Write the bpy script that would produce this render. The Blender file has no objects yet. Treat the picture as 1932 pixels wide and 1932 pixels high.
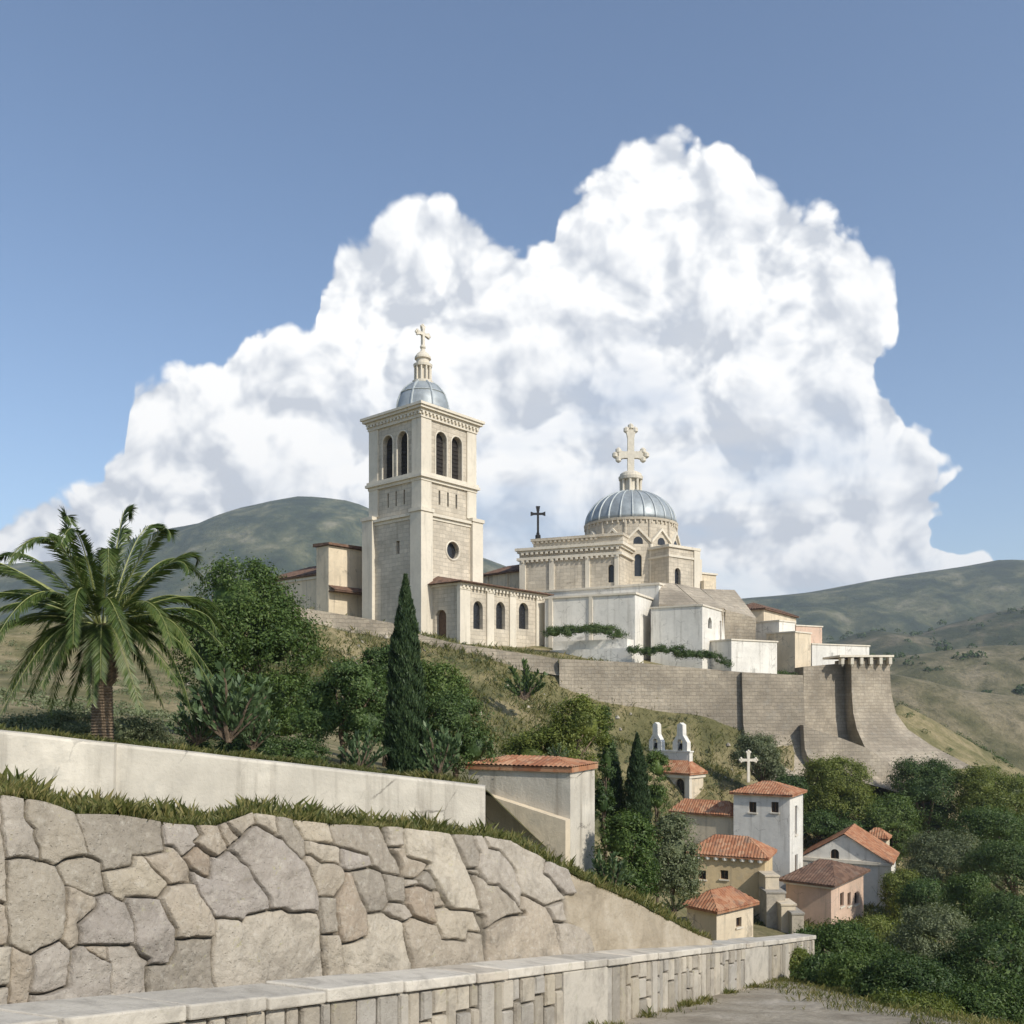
import bpy, bmesh, math, random
import numpy as np
from mathutils import Vector, Matrix, noise
from mathutils.geometry import tessellate_polygon

random.seed(7)
sc = bpy.context.scene
COL = sc.collection
F, H, CX = 1734.0, 1330.0, 966.0          # focal length, eye level and centre, in picture units of 1932
R = math.radians
SUN = Vector((.62, -.63, .68)).normalized()


def W(px, py, Z):
    return Vector(((px - CX) / F * Z, Z, (H - py) / F * Z))


def lerp(a, b, t):
    return a + (b - a) * t


def interp(x, pts):
    return float(np.interp(x, [p[0] for p in pts], [p[1] for p in pts]))


# ------------------------------------------------------------------ objects
def tag(o, label=None, cat=None, group=None, kind=None):
    if label: o['label'] = label
    if cat: o['category'] = cat
    if group: o['group'] = group
    if kind: o['kind'] = kind
    return o


def empty(name, loc, label, cat, group=None, rz=0.0):
    o = bpy.data.objects.new(name, None)
    o.empty_display_size = .3
    COL.objects.link(o)
    o.location = loc
    o.rotation_euler = (0, 0, rz)
    return tag(o, label, cat, group)


def link(name, me, mat, parent=None):
    o = bpy.data.objects.new(name, me)
    if mat is not None:
        me.materials.append(mat)
    COL.objects.link(o)
    if parent is not None:
        o.parent = parent
    return o


class MB:
    """collects faces; build() links them as one mesh object (z is given in world heights)"""
    def __init__(self):
        self.v = []
        self.f = []

    def add(self, vs, fs):
        n = len(self.v)
        self.v += [tuple(v) for v in vs]
        self.f += [tuple(i + n for i in f) for f in fs]

    def box(self, x0, x1, y0, y1, z0, z1):
        self.add([(x0, y0, z0), (x1, y0, z0), (x1, y1, z0), (x0, y1, z0), (x0, y0, z1), (x1, y0, z1), (x1, y1, z1), (x0, y1, z1)],
                 [(0, 3, 2, 1), (4, 5, 6, 7), (0, 1, 5, 4), (1, 2, 6, 5), (2, 3, 7, 6), (3, 0, 4, 7)])

    def hexa(self, b, t):
        """prism from bottom ring to top ring"""
        n = len(b)
        self.add(list(b) + list(t), [tuple(range(n - 1, -1, -1)), tuple(range(n, 2 * n))] +
                 [(i, (i + 1) % n, n + (i + 1) % n, n + i) for i in range(n)])

    def lathe(self, prof, cx, cy, seg=24, a0=0.0, flute=0.0, nfl=0):
        vs, fs = [], []
        for (r, z) in prof:
            for i in range(seg):
                a = a0 + 2 * math.pi * i / seg
                rr = r * (1 + (flute * abs(math.cos(a * nfl / 2)) if flute else 0))
                vs.append((cx + rr * math.cos(a), cy + rr * math.sin(a), z))
        for k in range(len(prof) - 1):
            for i in range(seg):
                j = (i + 1) % seg
                fs.append((k * seg + i, k * seg + j, (k + 1) * seg + j, (k + 1) * seg + i))
        fs.append(tuple(range(seg - 1, -1, -1)))
        fs.append(tuple((len(prof) - 1) * seg + i for i in range(seg)))
        self.add(vs, fs)

    def tube(self, pts, rad, seg=6):
        pts = [Vector(p) for p in pts]
        if not hasattr(rad, '__len__'):
            rad = [rad] * len(pts)
        vs, fs = [], []
        for i, p in enumerate(pts):
            d = (pts[min(i + 1, len(pts) - 1)] - pts[max(i - 1, 0)])
            d = d.normalized() if d.length > 1e-6 else Vector((0, 0, 1))
            a = d.cross(Vector((.31, .87, .12)))
            a.normalize()
            b = d.cross(a)
            for k in range(seg):
                t = 2 * math.pi * k / seg
                vs.append(p + (a * math.cos(t) + b * math.sin(t)) * rad[i])
        for i in range(len(pts) - 1):
            for k in range(seg):
                l = (k + 1) % seg
                fs.append((i * seg + k, i * seg + l, (i + 1) * seg + l, (i + 1) * seg + k))
        fs.append(tuple(range(seg - 1, -1, -1)))
        fs.append(tuple((len(pts) - 1) * seg + i for i in range(seg)))
        self.add(vs, fs)

    def poly_holes(self, outer, holes, to3, n, depth):
        loops = [[Vector((u, v, 0)) for u, v in outer]] + [[Vector((u, v, 0)) for u, v in h] for h in holes]
        flat = [p for l in loops for p in l]
        tris = tessellate_polygon(loops)
        self.add([to3(p.x, p.y) for p in flat], [tuple(t) for t in tris])
        for h in holes:
            m = len(h)
            ring = [to3(u, v) for u, v in h]
            self.add(ring + [p - n * depth for p in ring], [(i, (i + 1) % m, m + (i + 1) % m, m + i) for i in range(m)])

    def build(self, name, mat, parent=None, smooth=False, bevel=0.0):
        z = 0.0
        p = parent
        while p is not None:
            z += p.location.z
            p = p.parent
        me = bpy.data.meshes.new(name)
        me.from_pydata([(a, b, c - z) for a, b, c in self.v], [], self.f)
        if smooth:
            me.polygons.foreach_set('use_smooth', [True] * len(me.polygons))
        me.update()
        o = link(name, me, mat, parent)
        if bevel:
            m = o.modifiers.new('bevel', 'BEVEL')
            m.width = bevel
            m.segments = 2
            m.limit_method = 'ANGLE'
        return o


def rect(u, v, w, h):
    return [(u, v), (u + w, v), (u + w, v + h), (u, v + h)]


def arch(u, v, w, h, n=10):
    r = w / 2
    return [(u, v), (u + w, v)] + [(u + r + r * math.cos(math.pi * i / n), v + h - r + r * math.sin(math.pi * i / n)) for i in range(n + 1)]


def circ(u, v, ru, rv, n=20):
    return [(u + ru * math.cos(2 * math.pi * i / n), v + rv * math.sin(2 * math.pi * i / n)) for i in range(n)]


FN = {'S': Vector((0, -1, 0)), 'N': Vector((0, 1, 0)), 'W': Vector((-1, 0, 0)), 'E': Vector((1, 0, 0))}


def face3(key, x0, x1, y0, y1):
    if key == 'S': return lambda u, v: Vector((u, y0, v))
    if key == 'N': return lambda u, v: Vector((u, y1, v))
    if key == 'W': return lambda u, v: Vector((x0, u, v))
    return lambda u, v: Vector((x1, u, v))


def walls(mb, x0, x1, y0, y1, z0, z1, holes=None, depth=.3, gable=None, top=True):
    """four walls with real openings; gable = {'S': rise} gives that face a pointed top"""
    holes = holes or {}
    gable = gable or {}
    for k in 'SNWE':
        a, b = (x0, x1) if k in 'SN' else (y0, y1)
        outer = [(a, z0), (b, z0), (b, z1)] + ([((a + b) / 2, z1 + gable[k])] if k in gable else []) + [(a, z1)]
        mb.poly_holes(outer, holes.get(k, []), face3(k, x0, x1, y0, y1), FN[k], depth)
    if top:
        mb.add([(x0, y0, z1 - .004), (x1, y0, z1 - .004), (x1, y1, z1 - .004), (x0, y1, z1 - .004)], [(0, 1, 2, 3)])


def windows(parent, key, ext, polys, mat, depth=.3, name='window', slats=0, frame=None):
    t3 = face3(key, *ext)
    n = FN[key]
    for p in polys:
        mb = MB()
        ring = [t3(u, v) - n * (depth - .03) for u, v in p]
        mb.add(ring, [tuple(range(len(ring)))])
        if slats:
            us = [q[0] for q in p]
            vs = [q[1] for q in p]
            w = max(us) - min(us)
            for i in range(slats):
                v = lerp(min(vs), max(vs) - w * .45, (i + .5) / slats)
                a = t3(min(us), v) - n * (depth - .10)
                b = t3(max(us), v) - n * (depth - .10)
                dz = Vector((0, 0, .10))
                mb.add([a, b, b + dz - n * .06, a + dz - n * .06], [(0, 1, 2, 3)])
        o = mb.build(name, mat, parent)
        if frame is not None:
            fb = MB()
            us = [q[0] for q in p]
            vs = [q[1] for q in p]
            a0, a1, c0, c1 = min(us), max(us), min(vs), max(vs)
            t = .05
            for (ua, ub, va, vb) in ((a0, a1, c0, c0 + t), (a0, a0 + t, c0 + t, c1), (a1 - t, a1, c0 + t, c1), ((a0 + a1) / 2 - .02, (a0 + a1) / 2 + .02, c0 + t, c1)):
                q = [t3(ua, va), t3(ub, va), t3(ub, vb), t3(ua, vb)]
                fb.hexa([s - n * (depth - .034) for s in q], [s - n * (depth - .08) for s in q])
            fb.build('frame', frame, o)


# ------------------------------------------------------------------ roofs
def tiles(mb, e0, e1, up, hf, pitch=.30, amp=.045):
    e0, e1, up = Vector(e0), Vector(e1), Vector(up)
    d = e1 - e0
    L = d.length
    d.normalize()
    n = d.cross(up).normalized()
    if n.z < 0: n = -n
    cols = max(2, int(L / pitch)) * 4
    vs, fs = [], []
    for c in range(cols + 1):
        s = L * c / cols
        h = max(0.0, min(1.0, hf(s, L)))
        off = n * (min(amp, pitch * .2) * abs(math.sin(math.pi * c / 4)) + random.uniform(0, .006))
        p = e0 + d * s + off
        vs += [p, p + up * h]
    for c in range(cols):
        fs.append((2 * c, 2 * c + 2, 2 * c + 3, 2 * c + 1))
    mb.add(vs, fs)


def roof_hip(mb, x0, x1, y0, y1, ze, zr, inset, axis='x', pitch=.3):
    r = zr - ze
    if axis == 'x':
        m = (y0 + y1) / 2 - y0
        ins = max(inset, .001)
        hf = lambda s, L: min(1, s / ins, (L - s) / ins) if inset > .01 else 1
        tiles(mb, (x0, y0, ze), (x1, y0, ze), (0, m, r), hf, pitch)
        tiles(mb, (x1, y1, ze), (x0, y1, ze), (0, -m, r), hf, pitch)
        if inset > .01:
            ht = lambda s, L: min(s, L - s) / (L / 2)
            tiles(mb, (x0, y1, ze), (x0, y0, ze), (ins, 0, r), ht, pitch)
            tiles(mb, (x1, y0, ze), (x1, y1, ze), (-ins, 0, r), ht, pitch)
    else:
        m = (x1 - x0) / 2
        ins = max(inset, .001)
        hf = lambda s, L: min(1, s / ins, (L - s) / ins) if inset > .01 else 1
        tiles(mb, (x0, y1, ze), (x0, y0, ze), (m, 0, r), hf, pitch)
        tiles(mb, (x1, y0, ze), (x1, y1, ze), (-m, 0, r), hf, pitch)
        if inset > .01:
            ht = lambda s, L: min(s, L - s) / (L / 2)
            tiles(mb, (x0, y0, ze), (x1, y0, ze), (0, ins, r), ht, pitch)
            tiles(mb, (x1, y1, ze), (x0, y1, ze), (0, -ins, r), ht, pitch)
    mb.box(x0 + .03, x1 - .03, y0 + .03, y1 - .03, ze - .14, ze - .01)


# ------------------------------------------------------------------ materials
def newmat(name):
    m = bpy.data.materials.new(name)
    m.use_nodes = True
    nt = m.node_tree
    nt.nodes.clear()
    out = nt.nodes.new('ShaderNodeOutputMaterial')
    return m, nt, out


class N:
    """small node-graph helper"""
    def __init__(self, nt):
        self.nt = nt

    def new(self, t, **kw):
        n = self.nt.nodes.new(t)
        for k, v in kw.items():
            setattr(n, k, v)
        return n

    def put(self, sock, v):
        if hasattr(v, 'is_linked'):
            self.nt.links.new(v, sock)
        elif v is not None:
            sock.default_value = v

    def math(self, op, a, b=None, c=None, clamp=False):
        n = self.new('ShaderNodeMath', operation=op, use_clamp=clamp)
        self.put(n.inputs[0], a)
        if b is not None: self.put(n.inputs[1], b)
        if c is not None: self.put(n.inputs[2], c)
        return n.outputs[0]

    def vmath(self, op, a, b=None):
        n = self.new('ShaderNodeVectorMath', operation=op)
        self.put(n.inputs[0], a)
        if b is not None: self.put(n.inputs[1], b)
        return n.outputs[0]

    def noise(self, vec, scale, detail=4, rough=.55, dist=0.0):
        n = self.new('ShaderNodeTexNoise')
        self.put(n.inputs['Vector'], vec)
        n.inputs['Scale'].default_value = scale
        n.inputs['Detail'].default_value = detail
        n.inputs['Roughness'].default_value = rough
        n.inputs['Distortion'].default_value = dist
        return n.outputs[0]

    def vor(self, vec, scale, feature='F1', out=0):
        n = self.new('ShaderNodeTexVoronoi', feature=feature)
        self.put(n.inputs['Vector'], vec)
        n.inputs['Scale'].default_value = scale
        return n.outputs[out]

    def mix(self, fac, a, b, blend='MIX'):
        n = self.new('ShaderNodeMix', data_type='RGBA', blend_type=blend)
        self.put(n.inputs[0], fac)
        self.put(n.inputs[6], a)
        self.put(n.inputs[7], b)
        return n.outputs[2]

    def ramp(self, fac, stops):
        n = self.new('ShaderNodeValToRGB')
        cr = n.color_ramp
        while len(cr.elements) < len(stops):
            cr.elements.new(.5)
        for e, (p, c) in zip(cr.elements, stops):
            e.position = p
            e.color = c if len(c) == 4 else (*c, 1)
        self.put(n.inputs[0], fac)
        return n.outputs[0]

    def step(self, v, a, b):
        n = self.new('ShaderNodeMapRange', interpolation_type='SMOOTHSTEP')
        self.put(n.inputs[0], v)
        n.inputs[1].default_value = a
        n.inputs[2].default_value = b
        return n.outputs[0]

    def obj(self):
        return self.new('ShaderNodeTexCoord').outputs['Object']

    def scale(self, vec, s):
        n = self.new('ShaderNodeMapping')
        self.put(n.inputs[0], vec)
        n.inputs['Scale'].default_value = s
        return n.outputs[0]

    def bump(self, h, strength, dist):
        n = self.new('ShaderNodeBump')
        self.put(n.inputs['Height'], h)
        n.inputs['Strength'].default_value = strength
        n.inputs['Distance'].default_value = dist
        return n.outputs[0]

    def pbsdf(self, col, rough=.85, normal=None, metal=0.0, spec=.3):
        n = self.new('ShaderNodeBsdfPrincipled')
        self.put(n.inputs['Base Color'], col)
        self.put(n.inputs['Roughness'], rough)
        n.inputs['Metallic'].default_value = metal
        n.inputs['Specular IOR Level'].default_value = spec
        if normal is not None:
            self.put(n.inputs['Normal'], normal)
        return n.outputs[0]


def c4(c, k=1.0):
    return (c[0] * k, c[1] * k, c[2] * k, 1)


def masonry(name, col, var=.12, streak=.35, blocks=None, stain=(.22, .19, .15), bumpd=.02, big=.35, worn=0.0, cracks=0.0):
    m, nt, out = newmat(name)
    g = N(nt)
    o = g.obj()
    c = g.mix(g.step(g.noise(o, big, 5), .35, .68), c4(col, 1 - var), c4(col, 1 + var * .5))
    c = g.mix(g.math('MULTIPLY', g.step(g.noise(o, 3.2, 6, .7), .45, .75), .45), c, c4(col, .72))
    if blocks:
        s = g.new('ShaderNodeSeparateXYZ')
        nt.links.new(o, s.inputs[0])
        cb = g.new('ShaderNodeCombineXYZ')
        g.put(cb.inputs[0], g.math('ADD', s.outputs[0], s.outputs[1]))
        g.put(cb.inputs[1], s.outputs[2])
        vec = g.vmath('ADD', cb.outputs[0], g.scale(g.noise(o, 1.5, 3), (.22, .22, .22)))
        b = g.new('ShaderNodeTexBrick')
        b.offset_frequency = 2
        nt.links.new(vec, b.inputs['Vector'])
        b.inputs['Color1'].default_value = (1, 1, 1, 1)
        b.inputs['Color2'].default_value = (.78, .78, .78, 1)
        b.inputs['Mortar'].default_value = (.62, .62, .62, 1)
        b.inputs['Scale'].default_value = 1
        b.inputs['Mortar Size'].default_value = blocks[2]
        b.inputs['Brick Width'].default_value = blocks[0]
        b.inputs['Row Height'].default_value = blocks[1]
        b.inputs['Mortar Smooth'].default_value = .3
        c = g.mix(blocks[3], c, g.mix(1.0, c, b.outputs[0], 'MULTIPLY'))
    st = g.noise(g.scale(o, (2.2, 2.2, .16)), 1.0, 5, .65)
    c = g.mix(g.math('MULTIPLY', g.step(st, .50, .78), streak), c, c4(stain))
    if worn:
        wn = g.step(g.noise(o, .55, 8, .68, .5), .66 - worn * .1, .70 - worn * .1)
        under = g.mix(g.step(g.noise(o, 5, 4), .4, .6), c4(col, .42), c4(col, .66))
        c = g.mix(g.math('MULTIPLY', wn, .7), c, under)
        c = g.mix(g.math('MULTIPLY', g.step(g.noise(o, 1.1, 7, .7), .52, .66), worn * .5), c, (.34, .33, .29, 1))
    if cracks:
        cv = g.new('ShaderNodeTexVoronoi', feature='DISTANCE_TO_EDGE')
        cv.inputs['Scale'].default_value = .55
        nt.links.new(g.vmath('ADD', o, g.scale(g.noise(o, 2.5, 6, .7), (.5, .5, .5))), cv.inputs['Vector'])
        cr_ = g.math('MULTIPLY', g.step(cv.outputs['Distance'], .012, .003), g.step(g.noise(o, .8, 2), .45, .6))
        c = g.mix(g.math('MULTIPLY', cr_, cracks), c, (.10, .09, .075, 1))
    hgt = g.math('ADD', g.noise(o, 14, 6, .7), g.math('MULTIPLY', g.noise(o, 2.0, 3), 1.5))
    if blocks:
        hgt = g.math('SUBTRACT', hgt, g.math('MULTIPLY', b.outputs['Fac'], 1.2))
    nt.links.new(g.pbsdf(c, .88, g.bump(hgt, .55, bumpd)), out.inputs[0])
    return m


def leafmat(name, cols, trans=.25, rough=.55):
    m, nt, out = newmat(name)
    g = N(nt)
    geo = g.new('ShaderNodeNewGeometry')
    oi = g.new('ShaderNodeObjectInfo')
    f = g.math('ADD', g.math('MULTIPLY', geo.outputs['Random Per Island'], .55),
               g.math('MULTIPLY', g.noise(geo.outputs['Position'], .9, 2), .55))
    f = g.math('ADD', f, g.math('MULTIPLY', g.math('SUBTRACT', oi.outputs['Random'], .5), .22))
    c = g.ramp(f, [(.22, cols[0]), (.55, cols[1]), (.88, cols[2])])
    a = g.pbsdf(c, rough, None, 0, .35)
    t = g.new('ShaderNodeBsdfTranslucent')
    g.put(t.inputs[0], g.mix(1.0, c, (1.25, 1.3, .6, 1), 'MULTIPLY'))
    mx = g.new('ShaderNodeMixShader')
    mx.inputs[0].default_value = trans
    nt.links.new(a, mx.inputs[1])
    nt.links.new(t.outputs[0], mx.inputs[2])
    nt.links.new(mx.outputs[0], out.inputs[0])
    return m


def simple(name, col, rough=.7, metal=0.0, var=.25, scale=4.0, bumpd=.01, spec=.3):
    m, nt, out = newmat(name)
    g = N(nt)
    o = g.obj()
    n1 = g.noise(o, scale, 6, .65)
    c = g.mix(g.step(n1, .3, .7), c4(col, 1 - var), c4(col, 1 + var))
    nt.links.new(g.pbsdf(c, rough, g.bump(g.noise(o, scale * 6, 4), .5, bumpd), metal, spec), out.inputs[0])
    return m


def islandmat(name, cols, scale=9.0, bumpd=.02, lichen=None):
    """loose stones: every stone its own tint, with grain, pits and lichen"""
    m, nt, out = newmat(name)
    g = N(nt)
    geo = g.new('ShaderNodeNewGeometry')
    o = g.obj()
    c = g.ramp(geo.outputs['Random Per Island'], [(i / (len(cols) - 1), q) for i, q in enumerate(cols)])
    c = g.mix(g.math('MULTIPLY', g.step(g.noise(o, 2.4, 6, .7, .6), .42, .72), .55), c, (.17, .15, .125, 1))
    c = g.mix(g.math('MULTIPLY', g.step(g.noise(o, scale, 8, .75), .5, .8), .5), c, (.52, .48, .41, 1))
    if lichen:
        c = g.mix(g.math('MULTIPLY', g.step(g.noise(o, 5.3, 7, .75, .8), .60, .68), .75), c, c4(lichen))
    h = g.math('ADD', g.noise(o, scale * 1.6, 9, .72, .4), g.math('MULTIPLY', g.noise(o, 2.2, 4, .6), 2.2))
    h = g.math('SUBTRACT', h, g.math('MULTIPLY', g.step(g.vor(o, 21), .28, .0), .3))
    nt.links.new(g.pbsdf(c, .9, g.bump(h, .9, bumpd)), out.inputs[0])
    return m


def tilemat(name, cols):
    m, nt, out = newmat(name)
    g = N(nt)
    geo = g.new('ShaderNodeNewGeometry')
    o = g.obj()
    v = g.new('ShaderNodeTexVoronoi')
    v.inputs['Scale'].default_value = 3.2
    nt.links.new(o, v.inputs['Vector'])
    c = g.ramp(v.outputs['Color'], [(.1, cols[0]), (.5, cols[1]), (.9, cols[2])])
    c = g.mix(g.math('MULTIPLY', g.step(g.noise(o, 1.3, 6, .7), .5, .72), .6), c, (.12, .105, .085, 1))
    nt.links.new(g.pbsdf(c, .85, g.bump(g.noise(o, 12, 5), .5, .02)), out.inputs[0])
    return m


def groundmat(name, cols, scale=.6, bumpd=.08, fine=6.0):
    m, nt, out = newmat(name)
    g = N(nt)
    o = g.obj()
    n1 = g.noise(o, scale, 8, .62, .4)
    c = g.ramp(n1, [(.30, cols[0]), (.46, cols[1]), (.58, cols[2]), (.72, cols[3])])
    c = g.mix(g.math('MULTIPLY', g.step(g.noise(o, fine, 8, .75), .42, .7), .55), c, c4(cols[0], .7))
    h = g.math('ADD', g.noise(o, fine * 2, 8, .72), g.math('MULTIPLY', g.noise(o, fine * .3, 6), 2))
    nt.links.new(g.pbsdf(c, .95, g.bump(h, .8, bumpd)), out.inputs[0])
    return m


M = {}
M['limestone'] = masonry('church limestone', (.60, .53, .42), .14, .5, (.85, .40, .022, .85), bumpd=.03, worn=.25)
M['trim'] = masonry('dressed limestone trim', (.66, .60, .49), .08, .35, bumpd=.012)
M['render_white'] = masonry('white lime render', (.72, .69, .62), .12, .5, bumpd=.02, worn=.35, cracks=.5)
M['render_cream'] = masonry('cream lime render', (.66, .56, .41), .16, .55, bumpd=.02, worn=.5, cracks=.5)
M['render_pink'] = masonry('faded rose render', (.62, .45, .34), .16, .55, bumpd=.02, worn=.5, cracks=.5)
M['render_ochre'] = masonry('ochre render', (.62, .48, .28), .16, .55, bumpd=.02, worn=.5, cracks=.5)
M['rampart'] = masonry('rampart stone', (.42, .36, .275), .34, .8, (.70, .34, .024, .85), bumpd=.10, big=.22, worn=.4)
M['terrace'] = masonry('weathered terrace render', (.60, .55, .46), .2, .75, bumpd=.025, big=.6, worn=.55, cracks=.8)
M['tile'] = tilemat('clay roof tile', [(.27, .11, .055), (.36, .165, .085), (.42, .24, .14)])
M['tile_dark'] = tilemat('old dark roof tile', [(.10, .06, .042), (.15, .085, .055), (.20, .125, .085)])
M['lead'] = simple('grey lead sheet', (.30, .33, .34), .5, .25, .18, 1.2, .01, .5)
M['lead_rib'] = simple('pale lead rib', (.42, .45, .45), .55, .2, .15, 1.5, .01, .5)
M['dark'] = simple('dark window', (.018, .019, .022), .25, 0, .3, 3, .0, .5)
M['belfry_void'] = simple('dark belfry interior', (.025, .021, .018), .8, 0, .4, 5)  # shade inside the belfry, put into near-black panes and slats
M['wood'] = simple('brown timber', (.12, .07, .04), .7, 0, .35, 6)
M['iron'] = simple('dark iron', (.035, .033, .032), .5, .6, .3, 5)
M['gilt'] = simple('pale stone cross', (.62, .57, .47), .75, 0, .12, 3)
M['fieldstone'] = islandmat('field stone', [(.36, .31, .25), (.28, .25, .21), (.42, .36, .27), (.33, .30, .27), (.46, .41, .33), (.30, .24, .18)], 9, .03, (.33, .31, .17))
M['mortar'] = groundmat('earth and mortar joints', [(.10, .085, .065), (.15, .13, .10), (.19, .165, .125), (.12, .12, .07)], 2.5, .03, 14)
M['facing'] = islandmat('parapet stone', [(.48, .43, .35), (.33, .29, .23), (.53, .47, .37), (.40, .37, .32), (.29, .26, .21), (.46, .40, .30)], 12, .022, (.36, .34, .20))
M['coping'] = islandmat('coping stone', [(.58, .53, .44), (.47, .43, .36), (.62, .57, .48), (.52, .46, .37)], 10, .014, (.40, .38, .27))
M['hill_far'] = groundmat('distant wooded hill', [(.018, .030, .014), (.045, .062, .028), (.12, .125, .06), (.26, .235, .15)], .016, 4.0, .09)
M['hill_near'] = groundmat('dry terraced hill', [(.07, .075, .032), (.14, .13, .065), (.24, .205, .12), (.33, .275, .18)], .045, 2.0, .3)
M['bark'] = simple('grey brown bark', (.13, .095, .065), .9, 0, .45, 7, .04)
M['palm_bark'] = simple('palm bark', (.20, .145, .095), .92, 0, .45, 16, .05)
M['grassland'] = groundmat('dry hillside grass and earth', [(.085, .085, .035), (.16, .145, .065), (.26, .215, .115), (.33, .27, .165)], .22, .12, 2.2)
M['slope'] = groundmat('rocky slope', [(.10, .095, .045), (.19, .165, .09), (.30, .25, .16), (.38, .33, .235)], .18, .25, 1.2)
M['bank'] = groundmat('grassy bank', [(.06, .075, .022), (.10, .11, .035), (.17, .15, .06), (.24, .19, .10)], .9, .05, 9)
M['path'] = groundmat('pale gravel path', [(.24, .20, .145), (.36, .31, .23), (.45, .39, .30), (.52, .46, .37)], .9, .035, 11)
M['hill'] = groundmat('scrub covered hill', [(.035, .048, .022), (.06, .072, .034), (.13, .12, .065), (.24, .20, .13)], .028, 3.0, .16)
M['leaf'] = leafmat('broad leaf', [(.038, .072, .016), (.080, .130, .028), (.145, .195, .050)])
M['leaf_olive'] = leafmat('olive leaf', [(.075, .098, .046), (.135, .160, .078), (.22, .24, .13)], .25)
M['leaf_dark'] = leafmat('dark evergreen leaf', [(.030, .058, .016), (.060, .102, .026), (.105, .150, .042)], .22)
M['leaf_pine'] = leafmat('pine needle', [(.035, .068, .020), (.070, .120, .032), (.125, .178, .050)], .22)
M['leaf_yellow'] = leafmat('yellow green leaf', [(.075, .105, .020), (.145, .175, .036), (.23, .25, .062)], .3)
M['leaf_cypress'] = leafmat('cypress foliage', [(.016, .034, .014), (.030, .056, .020), (.055, .085, .030)], .08)
M['leaf_agave'] = leafmat('fleshy blue green leaf', [(.06, .10, .045), (.10, .155, .07), (.16, .21, .10)], .2, .45)
M['frond'] = leafmat('palm leaflet', [(.040, .070, .014), (.075, .115, .026), (.135, .165, .048)], .25, .4)
M['rachis'] = simple('palm leaf stalk', (.22, .24, .08), .5, 0, .2, 8)
M['grass'] = leafmat('grass blade', [(.055, .075, .018), (.12, .13, .035), (.27, .23, .09)], .3)


def fieldwall():
    m, nt, out = newmat('fitted field stone')
    g = N(nt)
    o = g.obj()
    at = lambda n_: [setattr(q, 'attribute_name', n_) or q for q in [g.new('ShaderNodeAttribute')]][0].outputs['Fac']
    t, jn, ea = at('tint'), at('joint'), at('earth')
    c = g.ramp(t, [(0, (.40, .34, .26)), (.2, (.30, .265, .215)), (.4, (.46, .395, .295)), (.6, (.35, .31, .27)), (.8, (.50, .44, .345)), (1, (.33, .26, .19))])
    c = g.mix(g.math('MULTIPLY', g.step(g.noise(o, 1.6, 8, .72, .8), .42, .70), .6), c, (.19, .165, .13, 1))
    c = g.mix(g.math('MULTIPLY', g.step(g.noise(o, 9, 9, .78), .48, .72), .55), c, (.60, .55, .46, 1))
    c = g.mix(g.math('MULTIPLY', g.step(g.noise(o, 30, 6, .8), .55, .70), .5), c, (.13, .115, .095, 1))
    li = g.math('MULTIPLY', g.step(g.noise(o, 6.5, 8, .8, 1.0), .60, .655), g.step(g.noise(o, .9, 3), .42, .58))
    c = g.mix(g.math('MULTIPLY', li, .8), c, (.40, .37, .17, 1))
    li2 = g.math('MULTIPLY', g.step(g.noise(o, 8.0, 8, .8, 1.4), .63, .67), .7)
    c = g.mix(li2, c, (.56, .555, .51, 1))
    er = g.ramp(g.noise(o, 1.3, 8, .65, .5), [(.3, (.27, .225, .16)), (.5, (.37, .31, .225)), (.7, (.45, .39, .30))])
    c = g.mix(ea, c, er)
    mo = g.ramp(g.noise(o, 5, 6, .7), [(.35, (.10, .085, .065)), (.6, (.20, .175, .135)), (.75, (.13, .135, .06))])
    c = g.mix(g.math('MULTIPLY', g.step(jn, .35, .95), g.math('SUBTRACT', 1.0, ea)), c, mo)
    h = g.math('ADD', g.noise(o, 16, 10, .75, .3), g.math('MULTIPLY', g.noise(o, 3.2, 5, .6), 2.0))
    h = g.math('SUBTRACT', h, g.math('MULTIPLY', g.step(g.vor(o, 26), .26, .0), .35))
    nt.links.new(g.pbsdf(c, .92, g.bump(h, 1.0, .03)), out.inputs[0])
    return m


M['fieldwall'] = fieldwall()


# ------------------------------------------------------------------ the church hill buildings
class Bld:
    """a building with its nearest corner at picture column pxc, depth Z; th = degrees its right face turns away"""
    def __init__(self, name, label, cat, pxc, Z, th, py_base, group=None):
        self.Z = Z
        self.th = R(th)
        self.o = Vector(((pxc - CX) / F * Z, Z))
        self.a = Vector((math.sin(self.th), math.cos(self.th)))
        self.b = Vector((-math.cos(self.th), math.sin(self.th)))
        self.zb = (H - py_base) / F * Z
        self.root = empty(name, (self.o.x, self.o.y, self.zb), label, cat, group, math.pi / 2 - self.th)

    def along(self, d, px, o=None):
        k = (px - CX) / F
        o = o or self.o
        return (k * o.y - o.x) / (d.x - k * d.y)

    def R(self, px): return self.along(self.a, px)
    def L(self, px): return self.along(self.b, px)
    def z(self, py): return (H - py) / F * self.Z

    def zat(self, py, x, y):
        """height seen at picture row py for a local point"""
        Zp = self.o.y + self.a.y * x + self.b.y * y
        return (H - py) / F * Zp


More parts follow.
